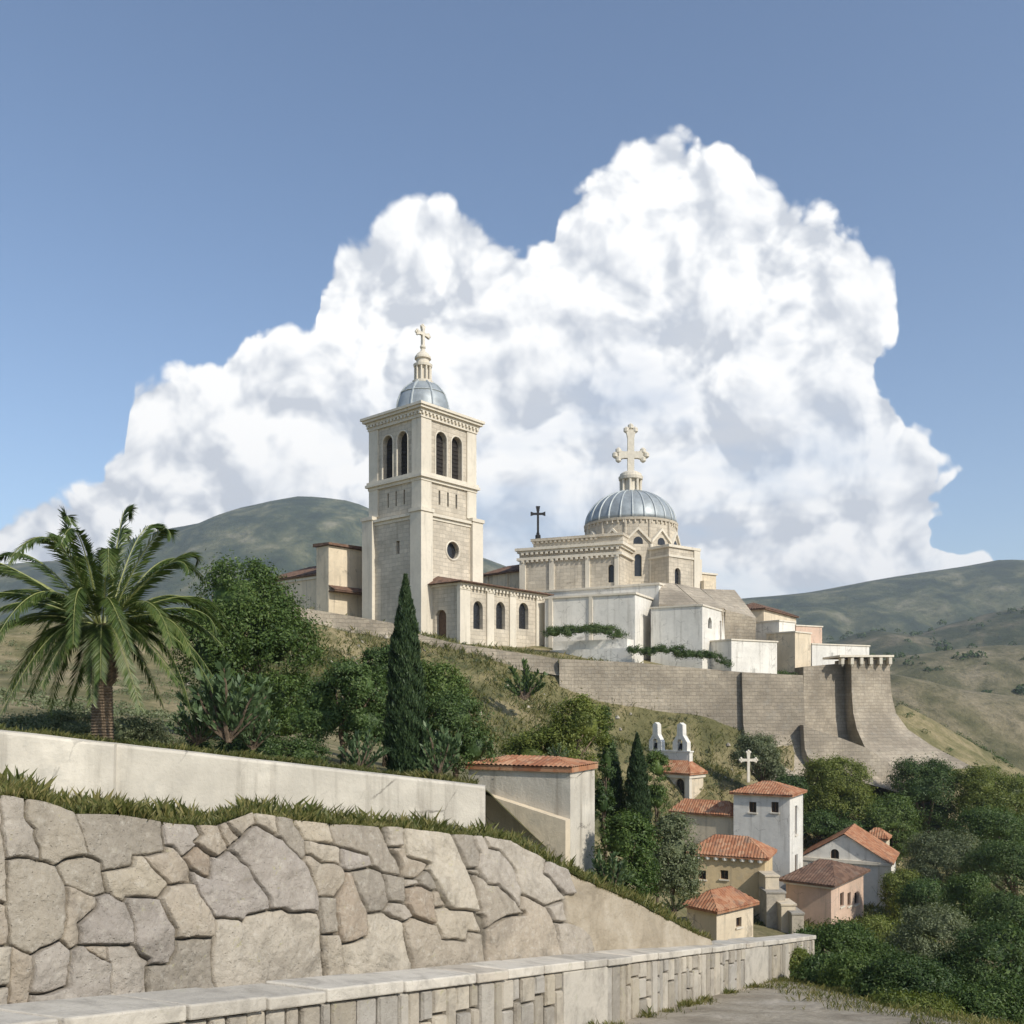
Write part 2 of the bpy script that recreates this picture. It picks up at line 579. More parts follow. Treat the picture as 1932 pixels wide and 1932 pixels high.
def cross_mesh(cx, cy, z0, h, w, t, flare=1.5, trefoil=False, at=.62, depth=None):
    """an upright latin cross in the local x direction, ends widened"""
    mb = MB()
    dp = (depth or t) / 2
    za = z0 + h * at

    def bar(p0, p1, w0, w1, ax):
        if ax == 'z':
            b = [(cx - w0, cy - dp, p0), (cx + w0, cy - dp, p0), (cx + w0, cy + dp, p0), (cx - w0, cy + dp, p0)]
            q = [(cx - w1, cy - dp, p1), (cx + w1, cy - dp, p1), (cx + w1, cy + dp, p1), (cx - w1, cy + dp, p1)]
        else:
            e = dp - .004
            b = [(p0, cy - e, za - w0), (p0, cy + e, za - w0), (p0, cy + e, za + w0), (p0, cy - e, za + w0)]
            q = [(p1, cy - e, za - w1), (p1, cy + e, za - w1), (p1, cy + e, za + w1), (p1, cy - e, za + w1)]
        mb.hexa(b, q)
    r = t / 2
    bar(z0, z0 + h * .8, r, r, 'z')
    bar(z0 + h * .8, z0 + h, r, r * flare, 'z')
    for s in (-1, 1):
        bar(cx, cx + s * w * .28, r, r, 'x')
        bar(cx + s * w * .28, cx + s * w / 2, r, r * flare, 'x')
    if trefoil:
        for (x, z) in ((cx, z0 + h), (cx - w / 2, za), (cx + w / 2, za)):
            for k in (-1, 0, 1):
                dx, dz = ((k * r * 1.3, r * (1.0 if k == 0 else .0)) if x == cx else ((1 if x > cx else -1) * r * (1.0 if k == 0 else 0), k * r * 1.3))
                mb.lathe([(r * .3, z + dz - r), (r * .9, z + dz - r * .5), (r * .9, z + dz + r * .5), (r * .3, z + dz + r)], x + dx, cy, 8)
    return mb


# ---- bell tower
T = Bld('bell_tower', 'tall square limestone bell tower with paired arched openings and a small domed top', 'bell tower', 795, 90, 41, 1222)
w = 7.6
tr = T.root
arches = [arch(1.95, 22.95, 1.5, 4.35), arch(4.15, 22.95, 1.5, 4.35)]
slits = [rect(2.35, 20.0, .26, 1.45), rect(3.55, 20.0, .26, 1.45), rect(4.75, 20.0, .26, 1.45)]
mb = MB()
walls(mb, 0, w, 0, w, 18.6, 28.4, {'S': arches + slits, 'W': arches + slits, 'N': arches, 'E': arches}, .55)
mb.build('belfry_wall', M['limestone'], tr)
ocul = circ(4.1, 15.6, .88, .88)
slw = rect(2.9, 15.1, .5, 1.3)
mb = MB()
walls(mb, -.25, w + .25, -.25, w + .25, T.zb - 2, 18.62, {'S': [ocul], 'W': [slw]}, .5)
mb.build('shaft_wall', M['limestone'], tr)
ext = (0, w, 0, w)
for k in 'SWNE':
    windows(tr, k, ext, arches, M['belfry_void'], .55, 'belfry_opening', 9)
for k in 'SW':
    windows(tr, k, ext, slits, M['dark'], .5, 'slit_window')
extl = (-.25, w + .25, -.25, w + .25)
windows(tr, 'S', extl, [ocul], M['dark'], .5, 'round_window')
windows(tr, 'W', extl, [slw], M['dark'], .5, 'slit_window')
# mouldings round openings
for key in 'SW':
    t3 = face3(key, *ext)
    n = FN[key]
    for (u, v, ww, hh) in ((1.95, 22.95, 1.5, 4.35), (4.15, 22.95, 1.5, 4.35)):
        mb = MB()
        pts = arch(u - .07, v, ww + .14, hh + .07, 14)[1:]
        mb.tube([t3(a, b) + n * .03 for a, b in pts] + [t3(u - .07, v) + n * .03], .085, 5)
        mb.build('moulding', M['trim'], tr)
t3 = face3('S', *extl)
mb = MB()
mb.tube([t3(a, b) + FN['S'] * .02 for a, b in circ(4.1, 15.6, .95, .95, 24)] + [t3(5.05, 15.6) + FN['S'] * .02], .10, 5)
mb.build('moulding', M['trim'], tr)
for (sx, sy) in ((0, 0), (1, 0), (0, 1), (1, 1)):
    mb = MB()
    a0, a1 = (-.62, .95) if sx == 0 else (w - .95, w + .62)
    b0, b1 = (-.62, .95) if sy == 0 else (w - .95, w + .62)
    mb.box(a0, a1, b0, b1, T.zb - 2, 18.9)
    mb.box(a0 - .12, a1 + .12, b0 - .12, b1 + .12, 18.9, 19.25)
    a0, a1 = (-.13, 1.25) if sx == 0 else (w - 1.25, w + .13)
    b0, b1 = (-.13, 1.25) if sy == 0 else (w - 1.25, w + .13)
    mb.box(a0, a1, b0, b1, 19.25, 28.25)
    mb.build('corner_pilaster', M['trim'], tr)


def ring_slab(mb, o, z0, z1, a=0, b=w):
    mb.box(a - o, b + o, a - o, b + o, z0, z1)


mb = MB()
ring_slab(mb, .34, 18.3, 18.62)
ring_slab(mb, .55, 18.62, 18.88)
mb.build('string_course', M['trim'], tr)
mb = MB()
ring_slab(mb, .20, 22.05, 22.35)
ring_slab(mb, .42, 22.35, 22.62)
ring_slab(mb, .30, 22.62, 22.88)
mb.build('string_course', M['trim'], tr)
mb = MB()
ring_slab(mb, .22, 28.2, 28.5)
ring_slab(mb, .36, 28.75, 29.0)
ring_slab(mb, .62, 29.0, 29.25)
ring_slab(mb, .78, 29.25, 29.5)
for i in range(16):
    u = -.2 + i * (w + .1) / 15
    for (x0, x1, y0, y1) in ((u, u + .25, -.42, w + .42), (-.42, w + .42, u, u + .25)):
        mb.box(x0, x1, y0, y1, 28.5, 28.748)
mb.build('cornice', M['trim'], tr)
c = w / 2
mb = MB()
mb.lathe([(3.05, 29.5), (3.05, 29.95), (2.9, 29.95), (2.9, 30.05)] + [(2.85 * math.cos(t), 30.05 + 3.5 * math.sin(t)) for t in np.linspace(0, 1.30, 9)] + [(.5, 33.6)], c, c, 32)
dome = mb.build('dome', M['lead'], tr, True)
mb = MB()
for i in range(8):
    a = math.pi / 4 * i + math.pi / 8
    mb.tube([(c + 2.88 * math.cos(t) * math.cos(a), c + 2.88 * math.cos(t) * math.sin(a), 30.05 + 3.52 * math.sin(t)) for t in np.linspace(0, 1.25, 9)], .10, 5)
mb.lathe([(2.92 * math.cos(.62), 30.05 + 3.5 * math.sin(.60)), (2.98 * math.cos(.62), 30.05 + 3.5 * math.sin(.62)), (2.86 * math.cos(.65), 30.05 + 3.5 * math.sin(.66))], c, c, 32)
mb.build('rib', M['lead_rib'], dome)
mb = MB()
mb.lathe([(1.12, 33.25), (1.12, 33.5), (.92, 33.55), (.60, 33.56), (.60, 35.0), (.95, 35.02), (1.0, 35.25), (.7, 35.3), (.66, 35.8), (.86, 35.86), (.84, 36.05), (.6, 36.4), (.28, 36.65), (.2, 36.9), (.30, 37.05), (.30, 37.2), (.12, 37.35)], c, c, 20)
for i in range(10):
    a = 2 * math.pi * i / 10
    mb.lathe([(.12, 33.55), (.10, 34.3), (.10, 35.03)], c + .82 * math.cos(a), c + .82 * math.sin(a), 7)
mb.build('lantern', M['trim'], tr)
cross_mesh(c, c, 37.3, 1.95, 1.6, .30, 1.7, True, .60).build('cross', M['gilt'], tr)

# ---- buildings left of the tower
B = Bld('chapel_wing', 'pale block with dark sloping roof hard against the left side of the bell tower', 'church wing', 620, 95, 41, 1165)
r, l = B.R(690), B.L(597)
mb = MB()
walls(mb, 0, r + 4, 0, l, B.zb - 3, B.z(1029))
mb.build('wall', M['render_cream'], B.root)
mb = MB()
mb.hexa([(-.25, -.35, B.z(1028)), (r + 4.1, -.35, B.z(1028)), (r + 4.1, l + .3, B.z(1028)), (-.25, l + .3, B.z(1028))],
        [(-.25, -.35, B.z(1024)), (r + 4.1, -.35, B.z(1020)), (r + 4.1, l + .3, B.z(1018)), (-.25, l + .3, B.z(1022))])
mb.build('roof', M['tile_dark'], B.root)
mb = MB()
zc = B.z(1112)
tiles(mb, (.0, -1.1, zc - .1), (r + 1, -1.1, zc - .1), (0, 1.1, .55), lambda s, L: 1)
mb.box(0, r + 1, -1.05, -.003, zc - .22, zc - .1)
mb.build('canopy', M['tile_dark'], B.root)

B = Bld('low_nave', 'long low wing with dark tiled roof running left behind the round tree', 'church wing', 603, 97, 40, 1150)
l = B.L(490)
mb = MB()
walls(mb, 0, 9, 0, l, B.zb - 3, B.z(1083))
mb.build('wall', M['render_cream'], B.root)
mb = MB()
zr, ze = B.z(1063) + .5, B.z(1082)
roof_hip(mb, -.4, 9.4, -.4, l + .4, ze, ze + 1.9, 3.5, 'y')
mb.build('roof', M['tile_dark'], B.root)
mb = MB()
mb.box(-.12, 9.1, -.1, l + .1, B.z(1091), B.z(1087))
mb.build('string_course', M['trim'], B.root)

# ---- front wing with arched windows
B = Bld('nave_wing', 'low limestone wing with four arched openings beneath a dark overhanging roof beside the bell tower', 'church wing', 868, 88, 39, 1225)
r, l = B.R(1030), B.L(812)
ze, zb = B.z(1103), B.zb
polys = []
for (p0, p1) in ((893, 911), (936, 953), (979, 997)):
    u0, u1 = B.R(p0), B.R(p1)
    polys.append(arch(u0, B.zat(1187, (u0 + u1) / 2, 0), u1 - u0, 2.75))
l0, l1 = B.L(842), B.L(822)
door = arch(l0, B.z(1213), l1 - l0, 3.35)
mb = MB()
walls(mb, 0, r, 0, l + 1.2, zb - 3, ze, {'S': polys, 'W': [door]}, .45)
mb.build('wall', M['limestone'], B.root)
ext = (0, r, 0, l + 1.2)
windows(B.root, 'S', ext, polys, M['dark'], .45, 'window')
windows(B.root, 'W', ext, [door], M['wood'], .45, 'door')
for (p0, p1) in ((868, 885), (917, 930), (960, 972), (1010, 1028)):
    mb = MB()
    u0, u1 = B.R(p0), B.R(p1)
    mb.box(u0 - (.16 if p0 == 868 else 0), u1, -.16, .25, zb - 3, ze - .002)
    mb.box(u0 - (.22 if p0 == 868 else .06), u1 + .06, -.22, .25, ze - .42, ze - .18)
    mb.build('pilaster', M['trim'], B.root)
mb = MB()
mb.box(-.2, r + .2, -.2, l + 1.2, ze, ze + .22)
for i in range(int(r / .55)):
    mb.box(i * .55 + .1, i * .55 + .35, -.32, -.1, ze - .28, ze - .03)
mb.build('cornice', M['trim'], B.root)
mb = MB()
tiles(mb, (-.7, -.7, ze + .24), (r + .6, -.7, ze + .24), (0, l + 1.9, 1.25), lambda s, L: min(1, s / 2.2))
tiles(mb, (-.7, l + 1.2, ze + .24), (-.7, -.7, ze + .24), (2.2, 0, 1.25), lambda s, L: min(1, (L - s) / (L)))
mb.box(-.66, r + .56, -.66, l + 1.2, ze + .222, ze + .235)
mb.hexa([(-.68, -.68, ze + .236), (r + .58, -.68, ze + .236), (r + .58, -.6, ze + .236), (-.68, -.6, ze + .236)],
        [(-.68, -.68, ze + .36), (r + .58, -.68, ze + .36), (r + .58, -.6, ze + .36), (-.68, -.6, ze + .36)])
mb.build('roof', M['tile_dark'], B.root)

# ---- link building
B = Bld('link_building', 'narrow dark roofed link between the bell tower and the domed church', 'church wing', 990, 107, 43, 1125)
l = B.L(908)
mb = MB()
walls(mb, 0, 6, 0, l, B.zb - 2, B.z(1075))
for px in (957, 920):
    u = B.L(px)
    mb.box(-.14, .05, u - .15, u + .15, B.zb - 2, B.z(1075))
mb.build('wall', M['render_cream'], B.root)
mb = MB()
roof_hip(mb, -.4, 6.4, -.4, l + .4, B.z(1075), B.z(1075) + 1.3, 2, 'y')
mb.build('roof', M['tile_dark'], B.root)

# ---- domed church
B = Bld('domed_church', 'limestone church with large ribbed dome and big stone cross, right of the bell tower', 'church', 1170, 102, 23, 1140)
dr = B.root
l = B.L(980)
zt = B.z(1023)
zp = B.z(1041)
ww = [arch(B.L(1158), B.z(1098), B.L(1147) - B.L(1158), 2.0)]
mb = MB()
walls(mb, 0, 17, 0, l, B.zb - 2, zt, {'W': ww}, .4)
mb.build('wall', M['limestone'], dr)
windows(dr, 'W', (0, 17, 0, l), ww, M['dark'], .4, 'window')
for (p0, p1) in ((1168, 1160), (1113, 1105), (1046, 1037), (992, 981)):
    mb = MB()
    u0, u1 = B.L(p0), B.L(p1)
    mb.box(-.18, .06, u0, u1, B.zb - 2, zp - .06)
    mb.build('pilaster', M['trim'], dr)
mb = MB()
mb.box(-.26, 17.2, -.26, l + .26, zp - .3, zp)
mb.box(-.22, 17.3, -.22, l + .22, zt - .5, zt - .25)
mb.box(-.42, 17.4, -.42, l + .42, zt - .25, zt + .05)
for i in range(int(l / .6)):
    mb.box(-.34, -.1, i * .6 + .1, i * .6 + .38, zt - .75, zt - .502)
    mb.box(-.30, -.05, i * .6 + .1, i * .6 + .35, zp - .55, zp - .302)
mb.build('cornice', M['trim'], dr)
l0, l1 = B.L(1100), B.L(1002)
z2 = B.z(1003)
mb = MB()
mb.box(2.2, 15, l0 - 4, l1 + .6, zt + .06, z2)
mb.box(1.95, 15.2, l0 - 4.1, l1 + .85, z2, z2 + .3)
for i in range(15):
    mb.box(2.0, 2.3, l0 - 1 + i * .55, l0 - .72 + i * .55, z2 - .26, z2 - .002)
mb.build('clerestory', M['limestone'], dr)
# dome centre in local coordinates
dc = Vector(((1190 - CX) / F * 112, 112)) - B.o
dx, dy = dc.dot(B.a), dc.dot(B.b)
zs = 112 / F
rd = 5.55
za0 = R(7.5) - (math.pi / 2 - B.th)
# dodecagonal base with gables: peaks toward the camera at -21.6, 8.6, 41 degrees
base_z, val_z, peak_z = (H - 1112) * zs, (H - 1040) * zs, (H - 1016) * zs
toc = math.atan2(-112, -(1190 - CX) / F * 112)        # direction from dome centre to camera
mb = MB()
gm = MB()
winp = []
for i in range(12):
    am = toc + R(8.6 + 30 * i) - (math.pi / 2 - B.th)
    ap = rd * 1.02
    hw = ap * math.tan(math.pi / 12)
    n = Vector((math.cos(am), math.sin(am), 0))
    t = Vector((-math.sin(am), math.cos(am), 0))
    ctr = Vector((dx, dy, 0)) + n * ap
    f3 = lambda u, v, ctr=ctr, t=t: ctr + t * u + Vector((0, 0, v))
    hole = arch(-.42, base_z + .8, .84, 2.6) if i in (0, 1, 11, 2) else None
    mb.poly_holes([(-hw, base_z - 3), (hw, base_z - 3), (hw, val_z), (0, peak_z), (-hw, val_z)], [hole] if hole else [], f3, n, .35)
    if hole:
        winp.append([f3(u, v) - n * .32 for u, v in hole])
    for s in (-1, 1):
        a, b = f3(s * hw, val_z), f3(0, peak_z)
        up = Vector((0, 0, .32))
        gm.hexa([a - n * .3, a + n * .22, b + n * .22, b - n * .3], [a - n * .3 + up, a + n * .22 + up, b + n * .22 + up, b - n * .3 + up])
    # lunette in the gable
    lun = arch(-.55, val_z - .1, 1.1, .85)
    winp.append([f3(u, v) + n * .012 for u, v in lun])
    e = ctr + t * hw
    gm.lathe([(.22, base_z - 3), (.22, val_z - .1)], e.x, e.y, 8)
mb.build('drum_base_wall', M['limestone'], dr)
gm.build('gable_coping', M['trim'], dr)
for p in winp:
    q = MB()
    q.add(p, [tuple(range(len(p)))])
    q.build('window', M['dark'], dr)
zd0, zd1 = (H - 1040) * zs, (H - 992) * zs
mb = MB()
mb.lathe([(rd * .985, zd0 - 1), (rd * .985, zd1 - .35), (rd * 1.02, zd1 - .3), (rd * 1.03, zd1 - .05), (rd * 1.0, zd1)], dx, dy, 48)
for i in range(12):
    a = toc + R(23.6 + 30 * i) - (math.pi / 2 - B.th)
    mb.tube([(dx + rd * .99 * math.cos(a), dy + rd * .99 * math.sin(a), zd0), (dx + rd * .99 * math.cos(a), dy + rd * .99 * math.sin(a), zd1 - .3)], .16, 6)
for i in range(52):
    a = 2 * math.pi * i / 52
    mb.lathe([(.13, zd1 - .62), (.13, zd1 - .3)], dx + rd * 1.0 * math.cos(a), dy + rd * 1.0 * math.sin(a), 4)
mb.build('drum', M['limestone'], dr)
hd = 4.15
prof = [(rd * .985 * math.cos(t), zd1 + hd * math.sin(t)) for t in np.linspace(0, 1.3, 14)]
mb = MB()
mb.lathe(prof + [(.6, prof[-1][1] + .2)], dx, dy, 64)
dome = mb.build('dome', M['lead'], dr, True)
mb = MB()
for i in range(24):
    a = 2 * math.pi * i / 24 + .05
    mb.tube([(dx + p[0] * 1.004 * math.cos(a), dy + p[0] * 1.004 * math.sin(a), p[1]) for p in prof], [.13 - .05 * j / 13 for j in range(14)], 5)
mb.build('rib', M['lead_rib'], dome, True)
zl0, zl1 = prof[-1][1] - .5, (H - 895) * zs
mb = MB()
mb.lathe([(1.5, zl0), (1.5, zl0 + .35), (1.0, zl0 + .4), (1.0, zl1 - .75), (1.45, zl1 - .7), (1.5, zl1 - .35), (1.38, zl1 - .3), (1.3, zl1), (.9, zl1 + .25), (.3, zl1 + .35)], dx, dy, 24)
for i in range(8):
    a = 2 * math.pi * i / 8 + .2
    mb.lathe([(.2, zl0 + .35), (.17, zl0 + 1), (.2, zl1 - .7)], dx + 1.18 * math.cos(a), dy + 1.18 * math.sin(a), 8)
mb.build('lantern', M['trim'], dr)
# big cross, turned to face the valley
k = Bld.__new__(Bld)
mb = cross_mesh(0, 0, 0, 5.1, 3.0, .80, 1.5, True, .40, .55)
me_v = []
ca, sa = math.cos(-(math.pi / 2 - B.th)), math.sin(-(math.pi / 2 - B.th))
mb.v = [(dx + x * ca - y * sa, dy + x * sa + y * ca, zl1 + .3 + z) for x, y, z in mb.v]
mb.build('cross', M['gilt'], dr)
# iron cross on the clerestory's left end
u = B.along(B.b, 1015, B.o + B.a * 2.6)
mb = cross_mesh(0, 0, 0, 3.95, 1.75, .26, 2.0, False, .77, .16)
zc = z2 + .3
mb.v = [(2.6 + x * ca - y * sa, u + x * sa + y * ca, zc + z) for x, y, z in mb.v]
mb.lathe([(.34, zc), (.34, zc + .5), (.2, zc + .6), (.2, zc + .8)], 2.6, u, 8)
mb.build('iron_cross', M['iron'], dr)

B = Bld('side_chapel', 'small limestone side chapel with one arched window at the right foot of the dome', 'church wing', 1262, 104, 52, 1125)
r = B.R(1318)
ws = [arch(B.R(1273), B.zat(1104, 1, 0), 1.0, 2.0)]
mb = MB()
walls(mb, 0, r, 0, 6, B.zb - 2, B.zat(1036, r / 2, 0), {'S': ws}, .4)
mb.build('wall', M['limestone'], B.root)
windows(B.root, 'S', (0, r, 0, 6), ws, M['dark'], .4)
mb = MB()
zz = B.zat(1036, r / 2, 0)
mb.box(-.2, r + .2, -.2, 6.2, zz, zz + .3)
mb.box(-.12, r + .15, -.12, 6.1, zz - 1.1, zz - .85)
mb.box(r - .9, r + .14, -.14, .6, B.zb - 2, zz - .005)
mb.box(r + .14, r + .6, .0, .8, B.zb - 2, zz - .9)
mb.build('cornice', M['trim'], B.root)

B = Bld('sacristy', 'little stepped sacristy block to the right of the side chapel', 'church wing', 1318, 108, 58, 1125)
r = B.R(1351)
mb = MB()
walls(mb, 0, r, 0, 5, B.zb - 2, B.zat(1084, r / 2, 0))
mb.box(-.4, r * .45, -1.3, -.004, B.zb - 2, B.zat(1098, 0, 0))
mb.build('wall', M['render_cream'], B.root)
mb = MB()
zz = B.zat(1084, r / 2, 0)
mb.box(-.15, r + .15, -.15, 5.1, zz, zz + .2)
mb.build('roof', M['trim'], B.root)

# ---- podium and terraces below the church
B = Bld('church_podium', 'plain wide podium wall the domed church stands on', 'podium', 1243, 97.5, 30, 1150)
l = B.L(985)
mb = MB()
zt = B.z(1103)
walls(mb, 0, 14, 0, l, B.zb - 4, zt)
mb.build('wall', M['render_white'], B.root)
mb = MB()
mb.box(-.12, 14, -.12, l + .1, zt, zt + .22)
mb.build('coping', M['trim'], B.root)

B = Bld('terrace_block', 'pale stone terrace block with pilaster strips below the domed church', 'terrace', 1198, 92.5, 26, 1250)
l, r = B.L(1028), B.R(1242)
mb = MB()
zt = B.z(1121)
walls(mb, 0, r, 0, l, B.zb - 3, zt)
mb.build('wall', M['render_white'], B.root)
for (p0, p1) in ((1118, 1112), (1043, 1036)):
    mb = MB()
    mb.box(-.15, .05, B.L(p0), B.L(p1), B.zb - 3, zt - .01)
    mb.build('pilaster', M['trim'], B.root)
mb = MB()
mb.box(-.15, r + .1, -.15, l + .1, zt, zt + .2)
mb.build('coping', M['trim'], B.root)

B = Bld('square_house', 'white cube house with one slit window and a door, below the domed church', 'house', 1325, 91.5, 30, 1235)
l, r = B.L(1228), B.R(1374)
zt = B.z(1143)
ws = [arch(B.R(1336), B.zat(1184, 1, 0), B.R(1343) - B.R(1336), 1.15)]
dw = [rect(B.R(1358), B.zat(1206, 1.5, 0), .62, 2.2)]
mb = MB()
walls(mb, 0, r, 0, l, B.zb - 3, zt, {'S': ws + dw}, .3)
mb.build('wall', M['render_white'], B.root)
windows(B.root, 'S', (0, r, 0, l), ws, M['dark'], .3)
windows(B.root, 'S', (0, r, 0, l), dw, M['wood'], .3, 'door')
mb = MB()
mb.box(-.1, r + .1, -.1, l + .1, zt, zt + .16)
mb.build('coping', M['trim'], B.root)

# sloping glacis behind the square house
mb = MB()
for (a, b, c_, d) in (((1245, 1099, 99), (1272, 1101, 100), (1322, 1144, 95), (1243, 1140, 95)),
                      ((1274, 1101, 100.5), (1320, 1110, 102), (1366, 1147, 97), (1325, 1146, 95.5)),
                      ((1323, 1111, 103), (1386, 1113, 105), (1427, 1166, 99), (1369, 1150, 97.5))):
    top = [W(*q) for q in (a, b, c_, d)]
    mb.hexa([p - Vector((0, -1.5, 9)) for p in top], top)
o = mb.build('glacis', M['rampart'])
tag(o, 'three sloping stone buttress ramps descending right from the foot of the dome', 'ramp')


def simple_block(name, label, cat, pxc, Z, th, pyt, pyb, pxl, pxr, mat, roof=None, group=None, holes=None, rise=1.0):
    B = Bld(name, label, cat, pxc, Z, th, pyb, group)
    l, r = max(B.L(pxl), 1.0), max(B.R(pxr), 1.0)
    zt = B.z(pyt)
    hs, win = {}, []
    for (face, p0, p1, y0, y1) in (holes or []):
        f = B.R if face == 'S' else B.L
        u0, u1 = sorted((f(p0), f(p1)))
        um = (u0 + u1) / 2
        za, zb_ = (B.zat(y1, um, 0), B.zat(y0, um, 0)) if face == 'S' else (B.zat(y1, 0, um), B.zat(y0, 0, um))
        p = rect(u0, za, u1 - u0, zb_ - za)
        hs.setdefault(face, []).append(p)
    mb = MB()
    walls(mb, 0, r, 0, l, B.zb - 2.5, zt, hs, .22)
    mb.build('wall', mat, B.root)
    for face in hs:
        windows(B.root, face, (0, r, 0, l), hs[face], M['dark'], .22, 'window', 0, M['wood'])
    if roof:
        mb = MB()
        oh = .35
        m = min(l, r) / 2
        ax = 'x' if r > l else 'y'
        roof_hip(mb, -oh, r + oh, -oh, l + oh, zt + .14, zt + .14 + rise, m, ax)
        mb.build('roof', M[roof], B.root)
    else:
        mb = MB()
        mb.box(-.1, r + .1, -.1, l + .1, zt, zt + .15)
        mb.build('coping', M['trim'], B.root)
    return B, l, r, zt


simple_block('flat_house', 'low flat topped wall block at the right end of the square house', 'house', 1380, 91, 60, 1208, 1272, 1322, 1466, M['render_white'])
simple_block('ridge_house', 'small house with dark sloping roof highest at the right end of the hilltop row', 'house', 1441, 108, 34, 1150, 1180, 1385, 1502, M['render_cream'], 'tile_dark', 'flat roofed houses on the ridge', None, .9)
simple_block('ridge_house', 'white cube house between the buttress ramps and the dark roofed ridge house', 'house', 1470, 103, 50, 1172, 1205, 1424, 1500, M['render_white'], None, 'flat roofed houses on the ridge')
simple_block('ridge_house', 'pale block house set lower in front of the white cube house on the ridge', 'house', 1500, 100, 48, 1193, 1225, 1446, 1530, M['render_cream'], None, 'flat roofed houses on the ridge')
simple_block('ridge_house', 'rosy block house right of the dark roofed ridge house', 'house', 1502, 111, 64, 1181, 1225, 1490, 1551, M['render_pink'], None, 'flat roofed houses on the ridge')
simple_block('ridge_house', 'long low white house ending the ridge row above the corbelled bastion', 'house', 1532, 108, 66, 1216, 1240, 1505, 1640, M['render_white'], None, 'flat roofed houses on the ridge')

# planter terrace with hedge, in front of the terrace block
B = Bld('planter_wall', 'low planter wall with a small drain hole at the foot of the terrace block', 'wall', 1192, 89.2, 30, 1262)
l = B.L(1030)
zt = B.z(1222)
hl = rect(B.L(1077), zt - 1.25, .3, .5)
mb = MB()
walls(mb, 0, 3, 0, l, B.zb - 2, zt, {'W': [hl]}, .2)
mb.build('wall', M['render_white'], B.root)
windows(B.root, 'W', (0, 3, 0, l), [hl], M['dark'], .2, 'drain_hole')
mb = MB()
mb.box(.9, 2.6, B.L(1180) + .2, l - .3, zt, zt + .95)
mb.build('upper_step', M['render_white'], B.root)

# ---- ramparts
WALLTOP = [(400, 1122), (560, 1145), (745, 1176), (785, 1196), (860, 1214), (1035, 1240), (1055, 1243), (1200, 1250), (1400, 1268), (1515, 1274)]
WALLZ = [(400, 79.5), (560, 80.5), (785, 84), (1035, 86.6), (1055, 86.6), (1400, 88.5), (1515, 90)]


def rampart(name, label, cols, topf, zf, hgt, flare, mat=M['rampart']):
    mb = MB()
    rows = [(0, 0), (.25, .02), (.5, .05), (.65, .14), (.8, .36), (.92, .7), (1.0, 1.0)]
    vs, fs = [], []
    nr = len(rows)
    for px in cols:
        top = W(px, topf(px), zf(px))
        hh, fl = hgt(px), flare(px)
        back = top + Vector((0, 1.2, 0))
        vs.append(back - Vector((0, 0, hh)))
        vs.append(back)
        for (t, q) in rows:
            vs.append(top + Vector((fl * q * (.35 + .75 * max(0, (px - 1400) / 115)), -fl * q, -hh * t)))
    n = nr + 2
    for i in range(len(cols) - 1):
        for k in range(n - 1):
            fs.append((i * n + k, (i + 1) * n + k, (i + 1) * n + k + 1, i * n + k + 1))
    fs.append(tuple(range(n)))
    fs.append(tuple((len(cols) - 1) * n + k for k in range(n)))
    mb.add(vs, fs)
    o = mb.build(name, mat)
    return tag(o, label, 'wall')


topf = lambda p: interp(p, WALLTOP)
zf = lambda p: interp(p, WALLZ)
rampart('retaining_wall', 'low stone retaining wall beneath the bell tower on the left of the crest', list(range(400, 1056, 20)) + [1053], topf, lambda p: zf(p) + .5, lambda p: 1.6, lambda p: .25)
rampart('rampart_wall', 'high curved stone rampart under the terrace block, its base flaring outwards', list(range(1055, 1400, 15)) + [1398], topf, zf, lambda p: lerp(8.6, 11, (p - 1055) / 345), lambda p: lerp(2.6, 3.6, (p - 1055) / 345))
rampart('rampart_wall', 'right hand stone rampart bay with sweeping flared corner above the village', list(range(1400, 1516, 11)) + [1515], topf, lambda p: zf(p) - .5, lambda p: lerp(10, 12.5, (p - 1400) / 115), lambda p: 4.4)
rampart('lower_rampart', 'long low stone wall sloping down to the right below the corbelled bastion, above the trees', list(range(1516, 1707, 10)),
        lambda p: interp(p, [(1516, 1368), (1540, 1378), (1585, 1392), (1640, 1413), (1706, 1462)]), lambda p: 88.2 + (p - 1540) * .012, lambda p: 4.5, lambda p: 1.8)
# corbelled bastion
bt = empty('bastion', W(1640, 1300, 100), 'corbelled stone bastion with flared foot at the far right end of the ramparts', 'bastion')


def bastion_part(cols, topy, Z, hgt, fl):
    mb = MB()
    vs, fs = [], []
    rows = [(0, 0), (.3, .02), (.5, .08), (.65, .22), (.8, .5), (1, 1.0)]
    n = len(rows) + 2
    for i, px in enumerate(cols):
        t = i / (len(cols) - 1)
        top = W(px, lerp(topy[0], topy[1], t), lerp(Z[0], Z[1], t))
        vs += [top + Vector((0, 5, -hgt)), top + Vector((0, 5, 0))]
        for (a, q) in rows:
            vs.append(top + Vector((fl * q * lerp(.2, 1.15, t), -fl * q * .6, -hgt * a)))
    for i in range(len(cols) - 1):
        for k in range(n - 1):
            fs.append((i * n + k, (i + 1) * n + k, (i + 1) * n + k + 1, i * n + k + 1))
    fs += [tuple(range(n)), tuple((len(cols) - 1) * n + k for k in range(n))]
    mb.add(vs, fs)
    return mb


off = bt.location.copy()


def rel(mb):
    mb.v = [(a - off.x, b - off.y, c_) for a, b, c_ in mb.v]
    return mb


